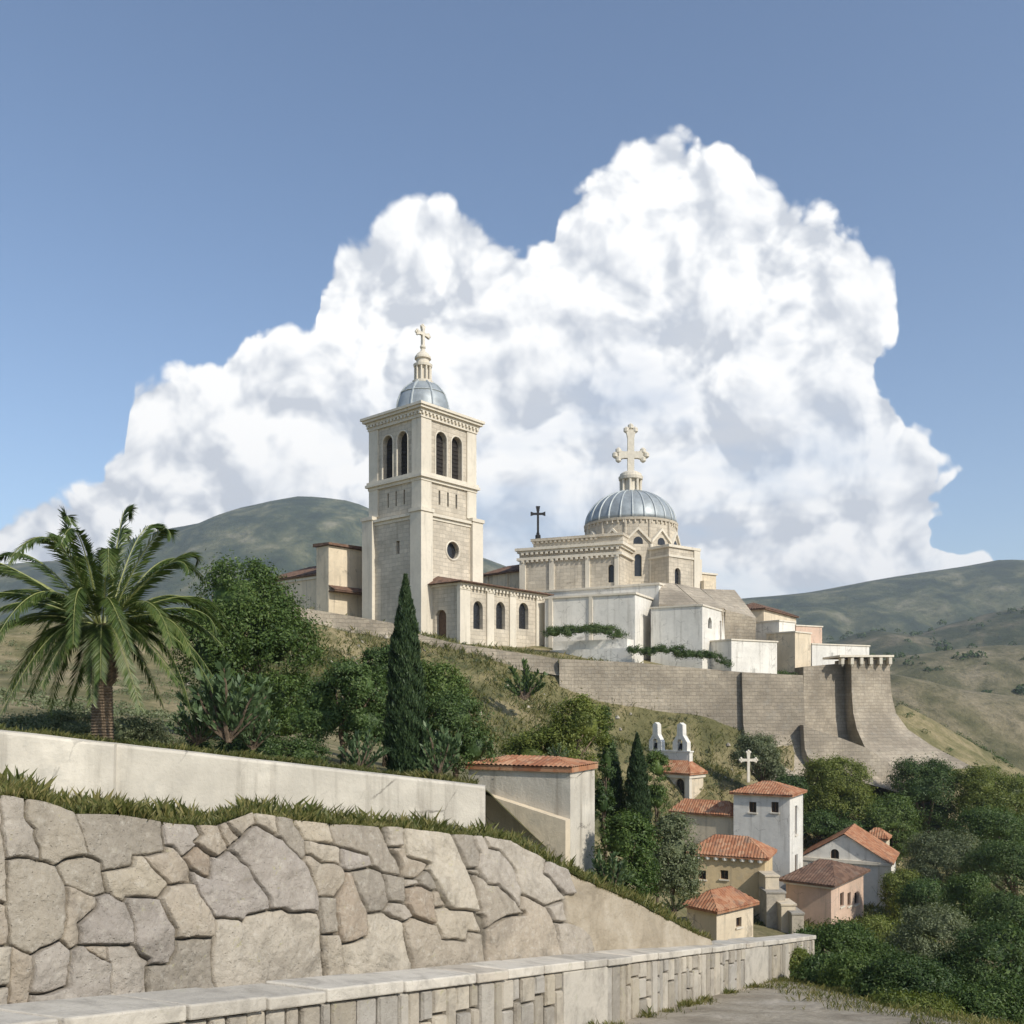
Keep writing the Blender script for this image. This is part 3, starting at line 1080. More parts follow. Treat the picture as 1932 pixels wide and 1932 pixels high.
rel(bastion_part(list(range(1606, 1682, 9)), (1243, 1246), (98, 100), 11.5, 6.5)).build('wall', M['rampart'], bt)
rel(bastion_part(list(range(1516, 1606, 11)), (1258, 1250), (97, 100.5), 12, 3.0)).build('curtain_wall', M['rampart'], bt)
mb = MB()
for i in range(6):
    p = W(1588 + i * 18, 1240, 97.6 + i * .35)
    mb.box(p.x - .16, p.x + .16, p.y - .35, p.y + .5, p.z - .75, p.z - .05)
    mb.lathe([(.02, p.z - 1.05), (.16, p.z - .75)], p.x, p.y - .18, 8)
a, b = W(1582, 1240, 97.3), W(1684, 1240, 99.9)
mb.hexa([a + Vector((0, -.42, 0)), b + Vector((0, -.42, 0)), b + Vector((0, 5, 0)), a + Vector((0, 5, 0))],
        [a + Vector((0, -.42, .22)), b + Vector((0, -.42, .22)), b + Vector((0, 5, .22)), a + Vector((0, 5, .22))])
rel(mb).build('corbel_table', M['trim'], bt)


# ------------------------------------------------------------------ the village below the ramparts
def house(name, label, cat, pxc, Z, th, pyt, pyb, pxl, pxr, mat, roof, holes=None, oh=.35, deep=None, inset=None, fr=True, pitch=.2):
    """roof: (kind, rise, axis)"""
    B = Bld(name, label, cat, pxc, Z, th, pyb)
    l = max(B.L(pxl), .6)
    r = deep if deep else max(B.R(pxr), .6)
    zt = B.z(pyt)
    hs = {}
    for (face, p0, p1, y0, y1, kind) in (holes or []):
        f = B.R if face == 'S' else B.L
        u0, u1 = sorted((f(p0), f(p1)))
        um = (u0 + u1) / 2
        q = (um, 0) if face == 'S' else (0, um)
        za, zb_ = B.zat(y1, *q), B.zat(y0, *q)
        hs.setdefault(face, []).append(arch(u0, za, u1 - u0, zb_ - za) if kind == 'arch' else rect(u0, za, u1 - u0, zb_ - za))
    mb = MB()
    gb = {}
    if roof and roof[0] == 'gable':
        gb = {'W': roof[1], 'E': roof[1]} if roof[2] == 'x' else {'S': roof[1], 'N': roof[1]}
    walls(mb, 0, r, 0, l, B.zb - 2, zt, hs, .22, gb, top=not gb)
    mb.build('wall', mat, B.root)
    for face in hs:
        windows(B.root, face, (0, r, 0, l), hs[face], M['dark'], .22, 'window', 0, M['wood'] if fr else None)
        sb = MB()
        for p in hs[face]:
            u0, u1, v0 = min(q[0] for q in p) - .08, max(q[0] for q in p) + .08, min(q[1] for q in p)
            if face == 'S': sb.box(u0, u1, -.09, .10, v0 - .09, v0 - .004)
            else: sb.box(-.09, .10, u0, u1, v0 - .09, v0 - .004)
            m = sb.build('sill', M['trim'], B.root)
            sb = MB()
    if roof:
        mb = MB()
        if roof[0] == 'gable':
            m = (l if roof[2] == 'x' else r) / 2
            e = roof[1] * oh / m
            roof_hip(mb, -oh, r + oh, -oh, l + oh, zt - e + .10, zt + roof[1] + .10, 0, roof[2], pitch)
            mb.v = mb.v[:-8]
            mb.f = mb.f[:-6]
        else:
            m = min(l, r) / 2 if inset is None else inset
            roof_hip(mb, -oh, r + oh, -oh, l + oh, zt + .12, zt + .12 + roof[1], m, roof[2], pitch)
        mb.build('roof', M[roof[3] if len(roof) > 3 else 'tile'], B.root)
    return B, l, r, zt


# chapel with twin pinnacles
B, l, r, zt = house('chapel', 'small cream chapel with twin pointed belfry gables, tiled apse roof and tall arched window', 'chapel', 1300, 77, 44, 1462, 1535, 1222, 1327,
                    M['render_cream'], ('hip', 1.15, 'y'), [('W', 1291, 1275, 1469, 1530, 'arch')], .3)
for (p0, p1) in ((1226, 1251), (1271, 1299)):
    mb = MB()
    pm = (p0 + p1) / 2
    u = B.along(B.b, pm, B.o + B.a * 1.1)
    hw = (p1 - p0) / 2 / F * 77 * 1.18
    x0 = .9
    t3 = lambda a, b: Vector((x0, u + a, b))
    z0, z1, z2_, z3 = B.z(1475), B.z(1402), B.z(1388), B.z(1371)
    out = [(-hw, z0), (hw, z0), (hw, z1), (hw * .42, z2_), (hw * .38, z3 + .12), (0, z3 + .3), (-hw * .38, z3 + .12), (-hw * .42, z2_), (-hw, z1)]
    op = arch(-hw * .36, z1 - .9, hw * .72, 1.15)
    A = [Vector((x0, u + a, b)) for a, b in out]
    mb.poly_holes(out, [op], t3, Vector((-1, 0, 0)), .55)
    mb.poly_holes(out, [op], lambda a, b: Vector((x0 + .55, u + a, b)), Vector((-1, 0, 0)), .0)
    nn = len(A)
    mb.add(A + [p + Vector((.55, 0, 0)) for p in A], [(i, (i + 1) % nn, nn + (i + 1) % nn, nn + i) for i in range(nn)])
    g = mb.build('belfry_gable', M['render_white'], B.root)
    mb = MB()
    mb.lathe([(.05, z1 - .1), (.16, z1 - .15), (.2, z1 - .4), (.30, z1 - .62)], x0 + .27, u, 12)
    mb.build('bell', M['iron'], g)
u0, u1 = B.along(B.b, 1303, B.o + B.a * 1.1), B.along(B.b, 1224, B.o + B.a * 1.1)
zq, za = B.z(1421), B.z(1480)
ho = [arch(lerp(u0, u1, t) - .32, za + .9, .64, 1.25) for t in (.27, .79)]
mb = MB()
walls(mb, .92, 1.42, u0, u1, za, zq, {'W': ho}, .3)
mb.box(.85, 1.49, u0 - .08, u1 + .08, zq, zq + .12)
mb.build('bell_cote', M['render_white'], B.root)
windows(B.root, 'W', (.92, 1.42, u0, u1), ho, M['dark'], .3, 'bell_opening')
mb = MB()
mb.box(-.14, r + .14, -.14, l + .14, zt - .3, zt - .002)
mb.box(-.08, .3, -.08, .35, B.zb - 2, zt - .3)
mb.build('cornice', M['trim'], B.root)

# square tower house with the cross
B, l, r, zt = house('tower_house', 'tall square house with two small windows and a stone cross on its tiled roof', 'house', 1490, 68, 31, 1503, 1655, 1384, 1515,
                    M['render_white'], ('hip', .8, 'y'),
                    [('W', 1413, 1427, 1513, 1533, 'r'), ('W', 1455, 1469, 1513, 1533, 'r'), ('S', 1500, 1504, 1520, 1575, 'r'), ('S', 1500, 1505, 1612, 1645, 'r')], .3)
ca, sa = math.cos(-(math.pi / 2 - B.th)), math.sin(-(math.pi / 2 - B.th))
mb = cross_mesh(0, 0, 0, 2.35, 1.15, .2, 1.4, True, .74, .17)
u = B.along(B.b, 1412, B.o + B.a * (r / 2))
mb.v = [(r / 2 + x * ca - y * sa, u + x * sa + y * ca, zt + .75 + z) for x, y, z in mb.v]
mb.build('cross', M['gilt'], B.root)

house('annex_house', 'low pale annex with single tile roof joined to the left of the tower house', 'house', 1384, 70.5, 34, 1541, 1625, 1268, 1400, M['render_cream'], ('hip', .95, 'y'), None, .25)
B, l, r, zt = house('cream_house', 'cream two storey house with scalloped eaves and two square dark windows', 'house', 1443, 60, 24, 1622, 1735, 1300, 1460, M['render_ochre'],
                    ('hip', 1.1, 'y'), [('W', 1359, 1374, 1642, 1659, 'r'), ('W', 1317, 1332, 1642, 1659, 'r')], .3, 3.4)
mb = MB()
for i in range(9):
    u = .3 + i * (l - .4) / 8
    mb.lathe([(.02, zt - .28), (.17, zt - .2), (.2, zt - .01)], -.08, u, 10)
mb.build('eaves_corbel', M['render_white'], B.root)
house('garden_house', 'little low tiled house with one small dark window right beside the block parapet', 'house', 1352, 50, 50, 1722, 1785, 1296, 1421, M['render_cream'],
      ('hip', .85, 'x'), [('S', 1389, 1399, 1731, 1749, 'r')], .28)
B, l, r, zt = house('pediment_house', 'broad gabled house like a pediment with one arched attic window', 'house', 1678, 70, 27, 1629, 1790, 1512, 1690, M['render_white'],
                    ('gable', 2.0, 'x', 'tile'), [('W', 1583, 1567, 1602, 1621, 'arch')], .3, 6)
mb = MB()
mb.box(-.14, .1, -.12, B.L(1657), B.zb - 2, zt - .22)
mb.box(-.2, .15, -.2, l + .2, zt - .2, zt + .05)
mb.box(-.14, .1, l - .5, l + .12, B.zb - 2, zt - .22)
mb.build('pilaster', M['trim'], B.root)
B, l, r, zt = house('hipped_house', 'low corner house with broad hipped roof and three narrow dark windows', 'house', 1568, 60, 38, 1672, 1790, 1483, 1629, M['render_pink'],
                    ('hip', 1.0, 'y', 'tile_dark'), [('S', 1585, 1592, 1684, 1710, 'r'), ('S', 1599, 1605, 1684, 1709, 'r'), ('S', 1612, 1620, 1683, 1706, 'r')], .4)
mb = MB()
mb.box(-.14, r + .14, -.14, l + .14, zt - .18, zt - .003)
mb.build('cornice', M['render_white'], B.root)
house('turret', 'small square turret with its own hipped roof behind the pediment house', 'turret', 1672, 77, 30, 1585, 1665, 1632, 1676, M['render_cream'], ('hip', .75, 'y'), None, .2, 1.9)

# stepped garden wall between the two front houses
st = empty('stepped_wall', W(1480, 1760, 57), 'stepped stone stair wall between the scallop eaved house and the hipped house', 'stairs')
for (x0, x1, y0, y1, Z, mt) in ((1444, 1470, 1655, 1790, 58.5, 'render_cream'), (1446, 1482, 1686, 1790, 57.8, 'facing'), (1474, 1502, 1709, 1790, 57.0, 'render_cream'), (1494, 1517, 1726, 1790, 56.3, 'facing')):
    a, b = W(x0, y0, Z), W(x1, y1, Z)
    mb = MB()
    mb.box(a.x - st.location.x, b.x - st.location.x, 0 + Z - 57, 1.6 + Z - 57, b.z, a.z)
    mb.box(a.x - st.location.x - .05, b.x - st.location.x + .05, Z - 57.06, Z - 55.4 + .01, a.z + .003, a.z + .13)
    mb.build('step', M[mt], st, bevel=.02)

# hut on the terrace edge
B, l, r, zt = house('stone_hut', 'squat plastered hut with low hipped tile roof at the right end of the terrace wall', 'hut', 1076, 23.5, 26, 1456, 1690, 884, 1122, M['terrace'],
                    ('hip', .20, 'y'), None, .10, None, .9, True, .13)
mb = MB()
q0, q1 = B.L(1076), B.L(905)
za, zb_ = B.zat(1548, -.3, q0), B.zat(1492, -.3, q1)
mb.hexa([(-.32, q0, B.zb - 1), (-.004, q0, B.zb - 1), (-.004, q1, B.zb - 1), (-.32, q1, B.zb - 1)],
        [(-.32, q0, za), (-.004, q0, za), (-.004, q1, zb_), (-.32, q1, zb_)])
mb.build('ramp_wall', M['render_cream'], B.root)

# ------------------------------------------------------------------ foreground walls
def base_z(Y): return -1.675 - .225 * Y


CREST = [(-900, 1430), (-300, 1470), (0, 1500), (90, 1515), (140, 1536), (230, 1538), (330, 1555), (400, 1560), (470, 1534), (560, 1548), (640, 1556), (740, 1562),
         (850, 1575), (915, 1578), (960, 1587), (1050, 1635), (1120, 1668), (1200, 1702), (1260, 1735), (1345, 1775)]


def crest_py(px): return interp(px, CREST)


def wall_Zb(px): return -8.5 / ((px - CX) / F - .6757)


def wall_pt(px, py):
    """point of the leaning field-stone wall seen at this picture position"""
    k = (px - CX) / F
    Zb = wall_Zb(px)
    lean = interp(px, [(-900, .55), (600, .55), (1000, .9), (1345, .3)])
    Zt = Zb + lean
    B = Vector((k * Zb, Zb, base_z(Zb) - .15))
    T_ = Vector((k * Zt, Zt, (H - crest_py(px)) / F * Zt))
    d = T_ - B
    s = (H - py) / F
    t = (s * B.y - B.z) / (d.z - s * d.y)
    bulge = .10 * math.sin(math.pi * max(0, min(1, t)))
    return B + d * t + Vector((.86, -.5, 0)) * bulge


def c7(l): return [(x * .4883, 1471.7 + y * .4883) for x, y in l]
def c5(l): return [(566 + x * .3125, 1169.8 + y * .3125) for x, y in l]


STONES = [c7(q) for q in (
    [(0, 75), (95, 85), (95, 155), (125, 190), (118, 215), (138, 265), (138, 312), (90, 300), (0, 300)],
    [(95, 85), (270, 135), (325, 290), (250, 298), (200, 323), (138, 312), (138, 265), (118, 215), (125, 190), (95, 155)],
    [(270, 135), (440, 135), (630, 180), (632, 272), (535, 293), (510, 293), (498, 330), (382, 350), (378, 315), (345, 295), (325, 290)],
    [(0, 300), (90, 300), (138, 312), (200, 323), (228, 403), (222, 540), (205, 610), (90, 670), (40, 655), (8, 635), (0, 600)],
    [(200, 323), (250, 298), (325, 290), (345, 295), (378, 315), (382, 350), (388, 400), (395, 432), (345, 450), (228, 403)],
    [(382, 350), (498, 330), (510, 293), (535, 293), (635, 400), (587, 450), (470, 447), (455, 468), (395, 432), (388, 400)],
    [(228, 403), (345, 450), (345, 495), (270, 552), (278, 633), (235, 655), (205, 610), (222, 540)],
    [(345, 450), (395, 432), (455, 468), (487, 550), (480, 630), (380, 633), (278, 633), (270, 552), (345, 495)],
    [(535, 293), (632, 272), (632, 250), (660, 260), (692, 297), (722, 340), (728, 400), (635, 400)],
    [(630, 180), (730, 180), (770, 212), (742, 238), (755, 255), (692, 297), (660, 260), (632, 250)],
    [(692, 297), (755, 255), (800, 290), (795, 382), (765, 370), (722, 340)],
    [(730, 180), (800, 182), (873, 268), (822, 300), (800, 290), (755, 255), (742, 238), (770, 212)],
    [(800, 182), (830, 190), (912, 222), (873, 268)],
    [(830, 190), (977, 125), (977, 172), (912, 222)],
    [(873, 268), (912, 222), (977, 172), (1058, 220), (1082, 230), (1155, 312), (1190, 385), (1205, 450), (1208, 505), (1100, 510), (1070, 490), (1020, 497), (1010, 460), (960, 385), (935, 335), (880, 280)],
    [(822, 300), (873, 268), (880, 280), (935, 335), (960, 385), (1010, 460), (1020, 497), (930, 520), (918, 540), (895, 530), (803, 530), (745, 450), (728, 400), (722, 340), (765, 370), (795, 382), (800, 290)],
    [(587, 450), (635, 400), (728, 400), (745, 450), (803, 530), (795, 603), (690, 608), (645, 610), (640, 575)],
    [(455, 468), (470, 447), (587, 450), (640, 575), (645, 610), (640, 660), (625, 705), (545, 710), (540, 685), (510, 670), (480, 630), (487, 550)],
    [(803, 530), (895, 530), (918, 540), (930, 520), (1020, 497), (1070, 490), (1100, 510), (1208, 505), (1218, 590), (1220, 680), (1232, 768), (1240, 1000), (820, 1000), (808, 818), (792, 720), (795, 603)],
    [(645, 610), (690, 608), (795, 603), (792, 720), (808, 818), (820, 1000), (540, 1000), (535, 860), (535, 710), (545, 710), (625, 705), (640, 660)],
    [(278, 633), (380, 633), (380, 698), (340, 685), (300, 655)],
    [(380, 633), (480, 630), (510, 670), (540, 685), (545, 710), (535, 710), (535, 860), (540, 1000), (395, 1000), (392, 888), (388, 700), (380, 698)],
    [(235, 655), (278, 633), (300, 655), (340, 685), (380, 698), (388, 700), (392, 888), (395, 1000), (76, 1000), (78, 880), (85, 820), (140, 820), (228, 790), (235, 700)],
    [(90, 670), (205, 610), (235, 655), (235, 700), (228, 790), (140, 820), (85, 820), (92, 750)],
    [(0, 600), (8, 635), (40, 655), (90, 670), (92, 750), (85, 820), (78, 880), (0, 860)],
    [(0, 860), (78, 880), (76, 1000), (0, 1000)],
    [(977, 125), (1058, 150), (1058, 220), (977, 172)],
    [(1058, 150), (1110, 165), (1172, 230), (1172, 285), (1155, 312), (1082, 230), (1058, 220)],
    [(1110, 165), (1270, 180), (1285, 250), (1235, 240), (1172, 230)],
    [(1172, 230), (1235, 240), (1285, 250), (1303, 258), (1303, 335), (1280, 322), (1225, 315), (1185, 287), (1172, 285)],
    [(1172, 285), (1185, 287), (1225, 315), (1280, 322), (1303, 335), (1312, 350), (1315, 388), (1272, 452), (1205, 450), (1190, 385), (1155, 312)],
    [(1303, 258), (1408, 290), (1415, 335), (1340, 353), (1312, 350), (1303, 335)],
    [(1270, 180), (1460, 190), (1500, 260), (1530, 330), (1540, 372), (1460, 355), (1415, 335), (1408, 290), (1303, 258), (1285, 250)],
    [(1205, 450), (1272, 452), (1272, 590), (1218, 590), (1208, 505)],
    [(1218, 590), (1272, 590), (1285, 630), (1313, 757), (1330, 1000), (1240, 1000), (1232, 768), (1220, 680)],
    [(1272, 452), (1315, 388), (1312, 350), (1340, 353), (1365, 440), (1395, 510), (1390, 605), (1285, 630), (1272, 590)],
    [(1340, 353), (1415, 335), (1460, 355), (1465, 400), (1480, 465), (1460, 505), (1395, 510), (1365, 440)],
    [(1460, 355), (1540, 372), (1548, 380), (1548, 410), (1540, 480), (1480, 465), (1465, 400)],
    [(1480, 465), (1540, 480), (1570, 525), (1530, 545), (1490, 528), (1460, 505)],
    [(1285, 630), (1390, 605), (1395, 510), (1460, 505), (1490, 528), (1530, 545), (1545, 640), (1562, 722), (1580, 1000), (1330, 1000), (1313, 757)],
    [(1460, 190), (1545, 180), (1550, 262), (1500, 260)],
    [(1500, 260), (1550, 262), (1555, 295), (1600, 305), (1637, 325), (1628, 347), (1588, 382), (1548, 380), (1540, 372), (1530, 330)],
    [(1545, 180), (1710, 205), (1790, 340), (1795, 355), (1830, 505), (1720, 495), (1705, 485), (1670, 420), (1660, 390), (1628, 347), (1637, 325), (1600, 305), (1555, 295), (1550, 262)],
    [(1588, 382), (1628, 347), (1660, 390), (1670, 420), (1640, 428), (1600, 408)],
    [(1548, 380), (1588, 382), (1600, 408), (1548, 410)],
    [(1548, 410), (1600, 408), (1640, 428), (1650, 495), (1660, 555), (1570, 525), (1540, 480)],
    [(1640, 428), (1670, 420), (1705, 485), (1650, 495)],
    [(1650, 495), (1705, 485), (1720, 495), (1808, 502), (1840, 590), (1790, 580), (1780, 615), (1682, 610), (1660, 555)],
    [(1570, 525), (1660, 555), (1682, 610), (1780, 615), (1790, 580), (1840, 590), (1850, 690), (1860, 1000), (1580, 1000), (1562, 722), (1545, 640), (1530, 545)],
    [(1710, 205), (1800, 205), (1845, 280), (1838, 340), (1790, 340)],
    [(1790, 340), (1838, 340), (1845, 370), (1795, 355)])]
STONES += [c5(q) for q in (
    [(1005, 1300), (1075, 1310), (1130, 1375), (1190, 1390), (1240, 1455), (1280, 1530), (1300, 1650), (1285, 1745), (1160, 1600), (1095, 1590), (1070, 1545), (1055, 1500), (1075, 1405)],
    [(995, 1525), (1070, 1550), (1095, 1590), (1160, 1600), (1285, 1745), (1310, 1770), (1190, 1790), (1085, 1860), (1075, 1800), (1030, 1755), (1050, 1755)],
    [(1075, 1310), (1185, 1300), (1340, 1370), (1510, 1490), (1460, 1525), (1580, 1670), (1590, 1690), (1445, 1725), (1380, 1680), (1300, 1650), (1280, 1530), (1240, 1455), (1190, 1390), (1130, 1375)],
    [(1510, 1490), (1580, 1510), (1645, 1655), (1585, 1660), (1580, 1670), (1460, 1525)])]
STONES += [
    [(972, 1686), (997, 1695), (1018, 1709), (1035, 1750), (1046, 1799), (1050, 1900), (908, 1900), (903, 1812), (905, 1751), (938, 1730), (976, 1723), (968, 1714)],
    [(1018, 1709), (1050, 1700), (1058, 1738), (1033, 1740)],
    [(1033, 1740), (1058, 1738), (1085, 1745), (1105, 1765), (1108, 1792), (1110, 1900), (1050, 1900), (1046, 1799)]]
rs = random.Random(11)
seeds = [(rs.uniform(-900, -30), rs.uniform(1440, 1990)) for i in range(60)]


def clip_half(poly, p, n):
    out = []
    for i in range(len(poly)):
        a, b = poly[i], poly[(i + 1) % len(poly)]
        da = (a[0] - p[0]) * n[0] + (a[1] - p[1]) * n[1]
        db = (b[0] - p[0]) * n[0] + (b[1] - p[1]) * n[1]
        if da <= 0: out.append(a)
        if (da < 0 < db) or (db < 0 < da):
            t = da / (da - db)
            out.append((a[0] + (b[0] - a[0]) * t, a[1] + (b[1] - a[1]) * t))
    return out


for s in seeds:
    poly = [(-960, 1300), (0, 1300), (0, 2000), (-960, 2000)]
    for q in seeds:
        if q != s and len(poly) > 2:
            poly = clip_half(poly, ((s[0] + q[0]) / 2, (s[1] + q[1]) / 2), (q[0] - s[0], q[1] - s[1]))
    if len(poly) > 2: STONES.append(poly)
# the stones carried over the visible crest: stretch top points a little above it
XS = np.concatenate([np.arange(-900, -6, 5.0), np.arange(-6, 1343, 1.7), [1343.0]])
NR = 236
nd = Vector((.80, -.55, .22)).normalized()
crest = np.array([crest_py(x) for x in XS])
GX = np.repeat(XS[:, None], NR, 1)
tt = np.linspace(0, 1, NR)[None, :]
GY = crest[:, None] + tt * (1965 - crest[:, None])
# wobble so that no joint is ruler straight
WX, WY = GX.copy(), GY.copy()
for i in range(GX.shape[0]):
    for j in range(NR):
        v = noise.noise_vector(Vector((GX[i, j] * .045, GY[i, j] * .045, 3.3)))
        WX[i, j] += v.x * 3.2
        WY[i, j] += v.y * 3.2
height = np.full(GX.shape, -.055)
tint = np.zeros(GX.shape)
joint = np.ones(GX.shape)
earth = np.zeros(GX.shape)
for k, poly in enumerate(STONES):
    P = np.array(poly)
    low = min(p[1] for p in poly)
    # points lying near the crest are lifted over it so no gap opens along the top
    P = np.array([(x, y - 30 if y < crest_py(x) + 16 else y) for x, y in poly])
    m = (WX > P[:, 0].min() - 1) & (WX < P[:, 0].max() + 1) & (WY > P[:, 1].min() - 1) & (WY < P[:, 1].max() + 1)
    ii = np.nonzero(m)
    if len(ii[0]) == 0: continue
    x, y = WX[ii], WY[ii]
    ins = np.zeros(len(x), bool)
    dist = np.full(len(x), 1e9)
    for a, b in zip(P, np.roll(P, -1, 0)):
        c_ = (a[1] > y) != (b[1] > y)
        with np.errstate(divide='ignore', invalid='ignore'):
            ins ^= c_ & (x < (b[0] - a[0]) * (y - a[1]) / (b[1] - a[1] + 1e-12) + a[0])
        d = b - a
        t = np.clip(((x - a[0]) * d[0] + (y - a[1]) * d[1]) / (d @ d + 1e-9), 0, 1)
        dist = np.minimum(dist, np.hypot(x - a[0] - t * d[0], y - a[1] - t * d[1]))
    x, y, dist = x[ins], y[ins], dist[ins]
    ii = (ii[0][ins], ii[1][ins])
    if len(x) == 0: continue
    e = np.clip((dist - .75) / 2.5, 0, 1)
    e = e * e * (3 - 2 * e)
    rnd = np.clip((dist - 1.0) / 22, 0, 1) ** .5
    tilt = (rs.uniform(-1, 1), rs.uniform(-1, 1))
    hh = rs.uniform(.0, .05)
    pl = hh + ((x - x.mean()) * tilt[0] + (y - y.mean()) * tilt[1]) * .00022 + rnd * .022
    height[ii] = -.055 * (1 - e) + pl * e
    tint[ii] = rs.random()
    joint[ii] = 1 - e
# smooth earth slope at the right end
smooth = np.clip((GX - 1052) / 14, 0, 1) * (joint > .999)
height = np.where(smooth > 0, -.02, height)
earth = smooth
mb = MB()
vs = []
tA, jA, eA = [], [], []
n = NR
for i in range(GX.shape[0]):
    px = float(XS[i])
    B0 = wall_pt(px, float(crest[i]))
    B1 = wall_pt(px, 1965.0)
    for j in range(NR):
        p = wall_pt(px, float(GY[i, j]))
        h = height[i, j]
        if joint[i, j] < .9 or earth[i, j] > 0:
            r_ = noise.fractal(p * 2.3 + Vector((tint[i, j] * 40, 0, 0)), .85, 2.2, 6)
            h += (1 - min(1, joint[i, j])) * r_ * .040 + earth[i, j] * r_ * .035
            h += (1 - min(1, joint[i, j])) * -.03 * max(0, abs(noise.noise(p * 5.2 + Vector((9, tint[i, j] * 30, 1)))) - .42)
        else:
            h += noise.noise(p * 14) * .012
        vs.append(p + nd * float(h))
tA, jA, eA = tint.ravel(), joint.ravel(), earth.ravel()
mb.add(vs, [(i * n + k, (i + 1) * n + k, (i + 1) * n + k + 1, i * n + k + 1) for i in range(len(XS) - 1) for k in range(n - 1)])
fw = mb.build('fieldstone_wall', M['fieldwall'], None, True)
for nm, ar in (('tint', tA), ('joint', jA), ('earth', eA)):
    at_ = fw.data.attributes.new(nm, 'FLOAT', 'POINT')
    at_.data.foreach_set('value', np.ascontiguousarray(ar, dtype=np.float32))
tag(fw, 'old wall of big irregular fitted boulders below the grassy bank, lower left foreground', 'stone wall')

# ---- block parapet
PD = Vector((.5625, 1.0, 0)).normalized()
PN = Vector((PD.y, -PD.x, 0))


def PP(s, off, h):
    """point of the parapet: s metres along plan from Y=2, off towards the path, h above the path"""
    x, y = -6.31 + .5625 * 2 + PD.x * s, 2 + PD.y * s
    return Vector((x + PN.x * off, y + PN.y * off, base_z(y) + h))


SL = 28.6


def s_at(px):
    k = (px - CX) / F
    x0, y0 = -6.31 + .5625 * 2, 2.0
    return (k * y0 - x0) / (PD.x - k * PD.y)


par = empty('block_parapet', (0, 12, base_z(12)), 'knee high parapet of upright stone blocks under pale coping slabs, running down beside the path', 'parapet')


def prel(mb):
    mb.v = [(a, b - 12, c_) for a, b, c_ in mb.v]
    return mb


pil = [(s_at(1058), s_at(1143)), (s_at(1402), s_at(1446))]
mb = MB()
mb.hexa([PP(0, -.40, -.4), PP(SL, -.40, -.4), PP(SL, -.03, -.4), PP(0, -.03, -.4)], [PP(0, -.40, .86), PP(SL, -.40, .86), PP(SL, -.03, .86), PP(0, -.03, .86)])
prel(mb).build('core', M['mortar'], par)
rs = random.Random(5)


def stone(mb, s0, s1, h0, h1, side, g=.014):
    o0 = 0.0 if side > 0 else -.43
    sg = side
    d = rs.uniform(.0, .035)
    c0, c1 = s0 + g, s1 - g
    e0, e1 = h0 + g, h1 - g
    j = lambda: rs.uniform(-.008, .008)
    A = [(c0 + j(), e0 + j()), (c1 + j(), e0 + j()), (c1 + j(), e1 + j()), (c0 + j(), e1 + j())]
    b = .018
    Bq = [(c0 + b, e0 + b), (c1 - b, e0 + b), (c1 - b, e1 - b), (c0 + b, e1 - b)]
    r0 = [PP(u, o0 - .05 * sg, h) for u, h in A]
    r1 = [PP(u, o0 + d * sg * .6, h) for u, h in A]
    r2 = [PP(u, o0 + (d + .018) * sg, h) for u, h in Bq]
    mb.add(r0 + r1 + r2, [(i, (i + 1) % 4, 4 + (i + 1) % 4, 4 + i) for i in range(4)] + [(4 + i, 4 + (i + 1) % 4, 8 + (i + 1) % 4, 8 + i) for i in range(4)] + [(8, 9, 10, 11)])


bays = [MB(), MB(), MB()]
for side in (1, -1):
    s = 0.0
    while s < SL:
        mb = bays[sum(s > a for a, b in pil)]
        wd = rs.choice([.17, .21, .25, .29, .36]) * rs.uniform(.85, 1.15)
        s1 = min(SL, s + wd)
        for (a, b) in pil:
            if s < a < s1: s1 = a
            if a <= s < b: s1 = b
        if any(a - 1e-6 <= s < b - 1e-6 for a, b in pil):
            s = s1
            continue
        q = rs.random()
        top = .868
        if q < .34:
            stone(mb, s, s1, -.15, top, side)
        elif q < .9:
            h = rs.uniform(.44, .66)
            stone(mb, s, s1, -.15, h, side)
            stone(mb, s, s1, h, top, side)
        else:
            h = rs.uniform(.22, .34)
            h2 = rs.uniform(.52, .66)
            stone(mb, s, s1, -.15, h, side)
            stone(mb, s, s1, h, h2, side)
            stone(mb, s, s1, h2, top, side)
        s = s1
for mb in bays:
    prel(mb).build('facing', M['facing'], par)
for a, b in pil:
    mb = MB()
    mb.hexa([PP(a + .01, -.46, -.3), PP(b - .01, -.46, -.3), PP(b - .01, .045, -.3), PP(a + .01, .045, -.3)], [PP(a + .01, -.46, .868), PP(b - .01, -.46, .868), PP(b - .01, .045, .868), PP(a + .01, .045, .868)])
    prel(mb).build('pillar', M['coping'], par, bevel=.02)
s = 0.0
mb = MB()
while s < SL:
    s1 = min(SL, s + rs.choice([.75, .95, 1.15, 1.3]) * rs.uniform(.9, 1.1))
    sk = .10
    z0, z1 = .872 + rs.uniform(0, .004), .99 + rs.uniform(-.012, .012)
    f0, f1 = -.50 + rs.uniform(-.02, .02), .075 + rs.uniform(-.015, .015)
    c_, e = .018, .019
    mb.hexa([PP(s + e - sk, f0, z0), PP(s1 - e - sk, f0, z0), PP(s1 - e + sk, f1, z0), PP(s + e + sk, f1, z0)],
            [PP(s + e - sk, f0, z1), PP(s1 - e - sk, f0, z1), PP(s1 - e + sk, f1, z1), PP(s + e + sk, f1, z1)])
    s = s1
prel(mb).build('coping', M['coping'], par, bevel=.016)

# ---- plastered terrace wall
TW = [(-900, 1270), (0, 1380), (215, 1404), (915, 1484)]
TWZ = [(-900, 13.5), (0, 17.0), (215, 18.2), (915, 21.6)]
tw = empty('terrace_wall', W(450, 1560, 19.5), 'long plain plastered terrace wall sloping down to the right beneath the palm', 'wall')


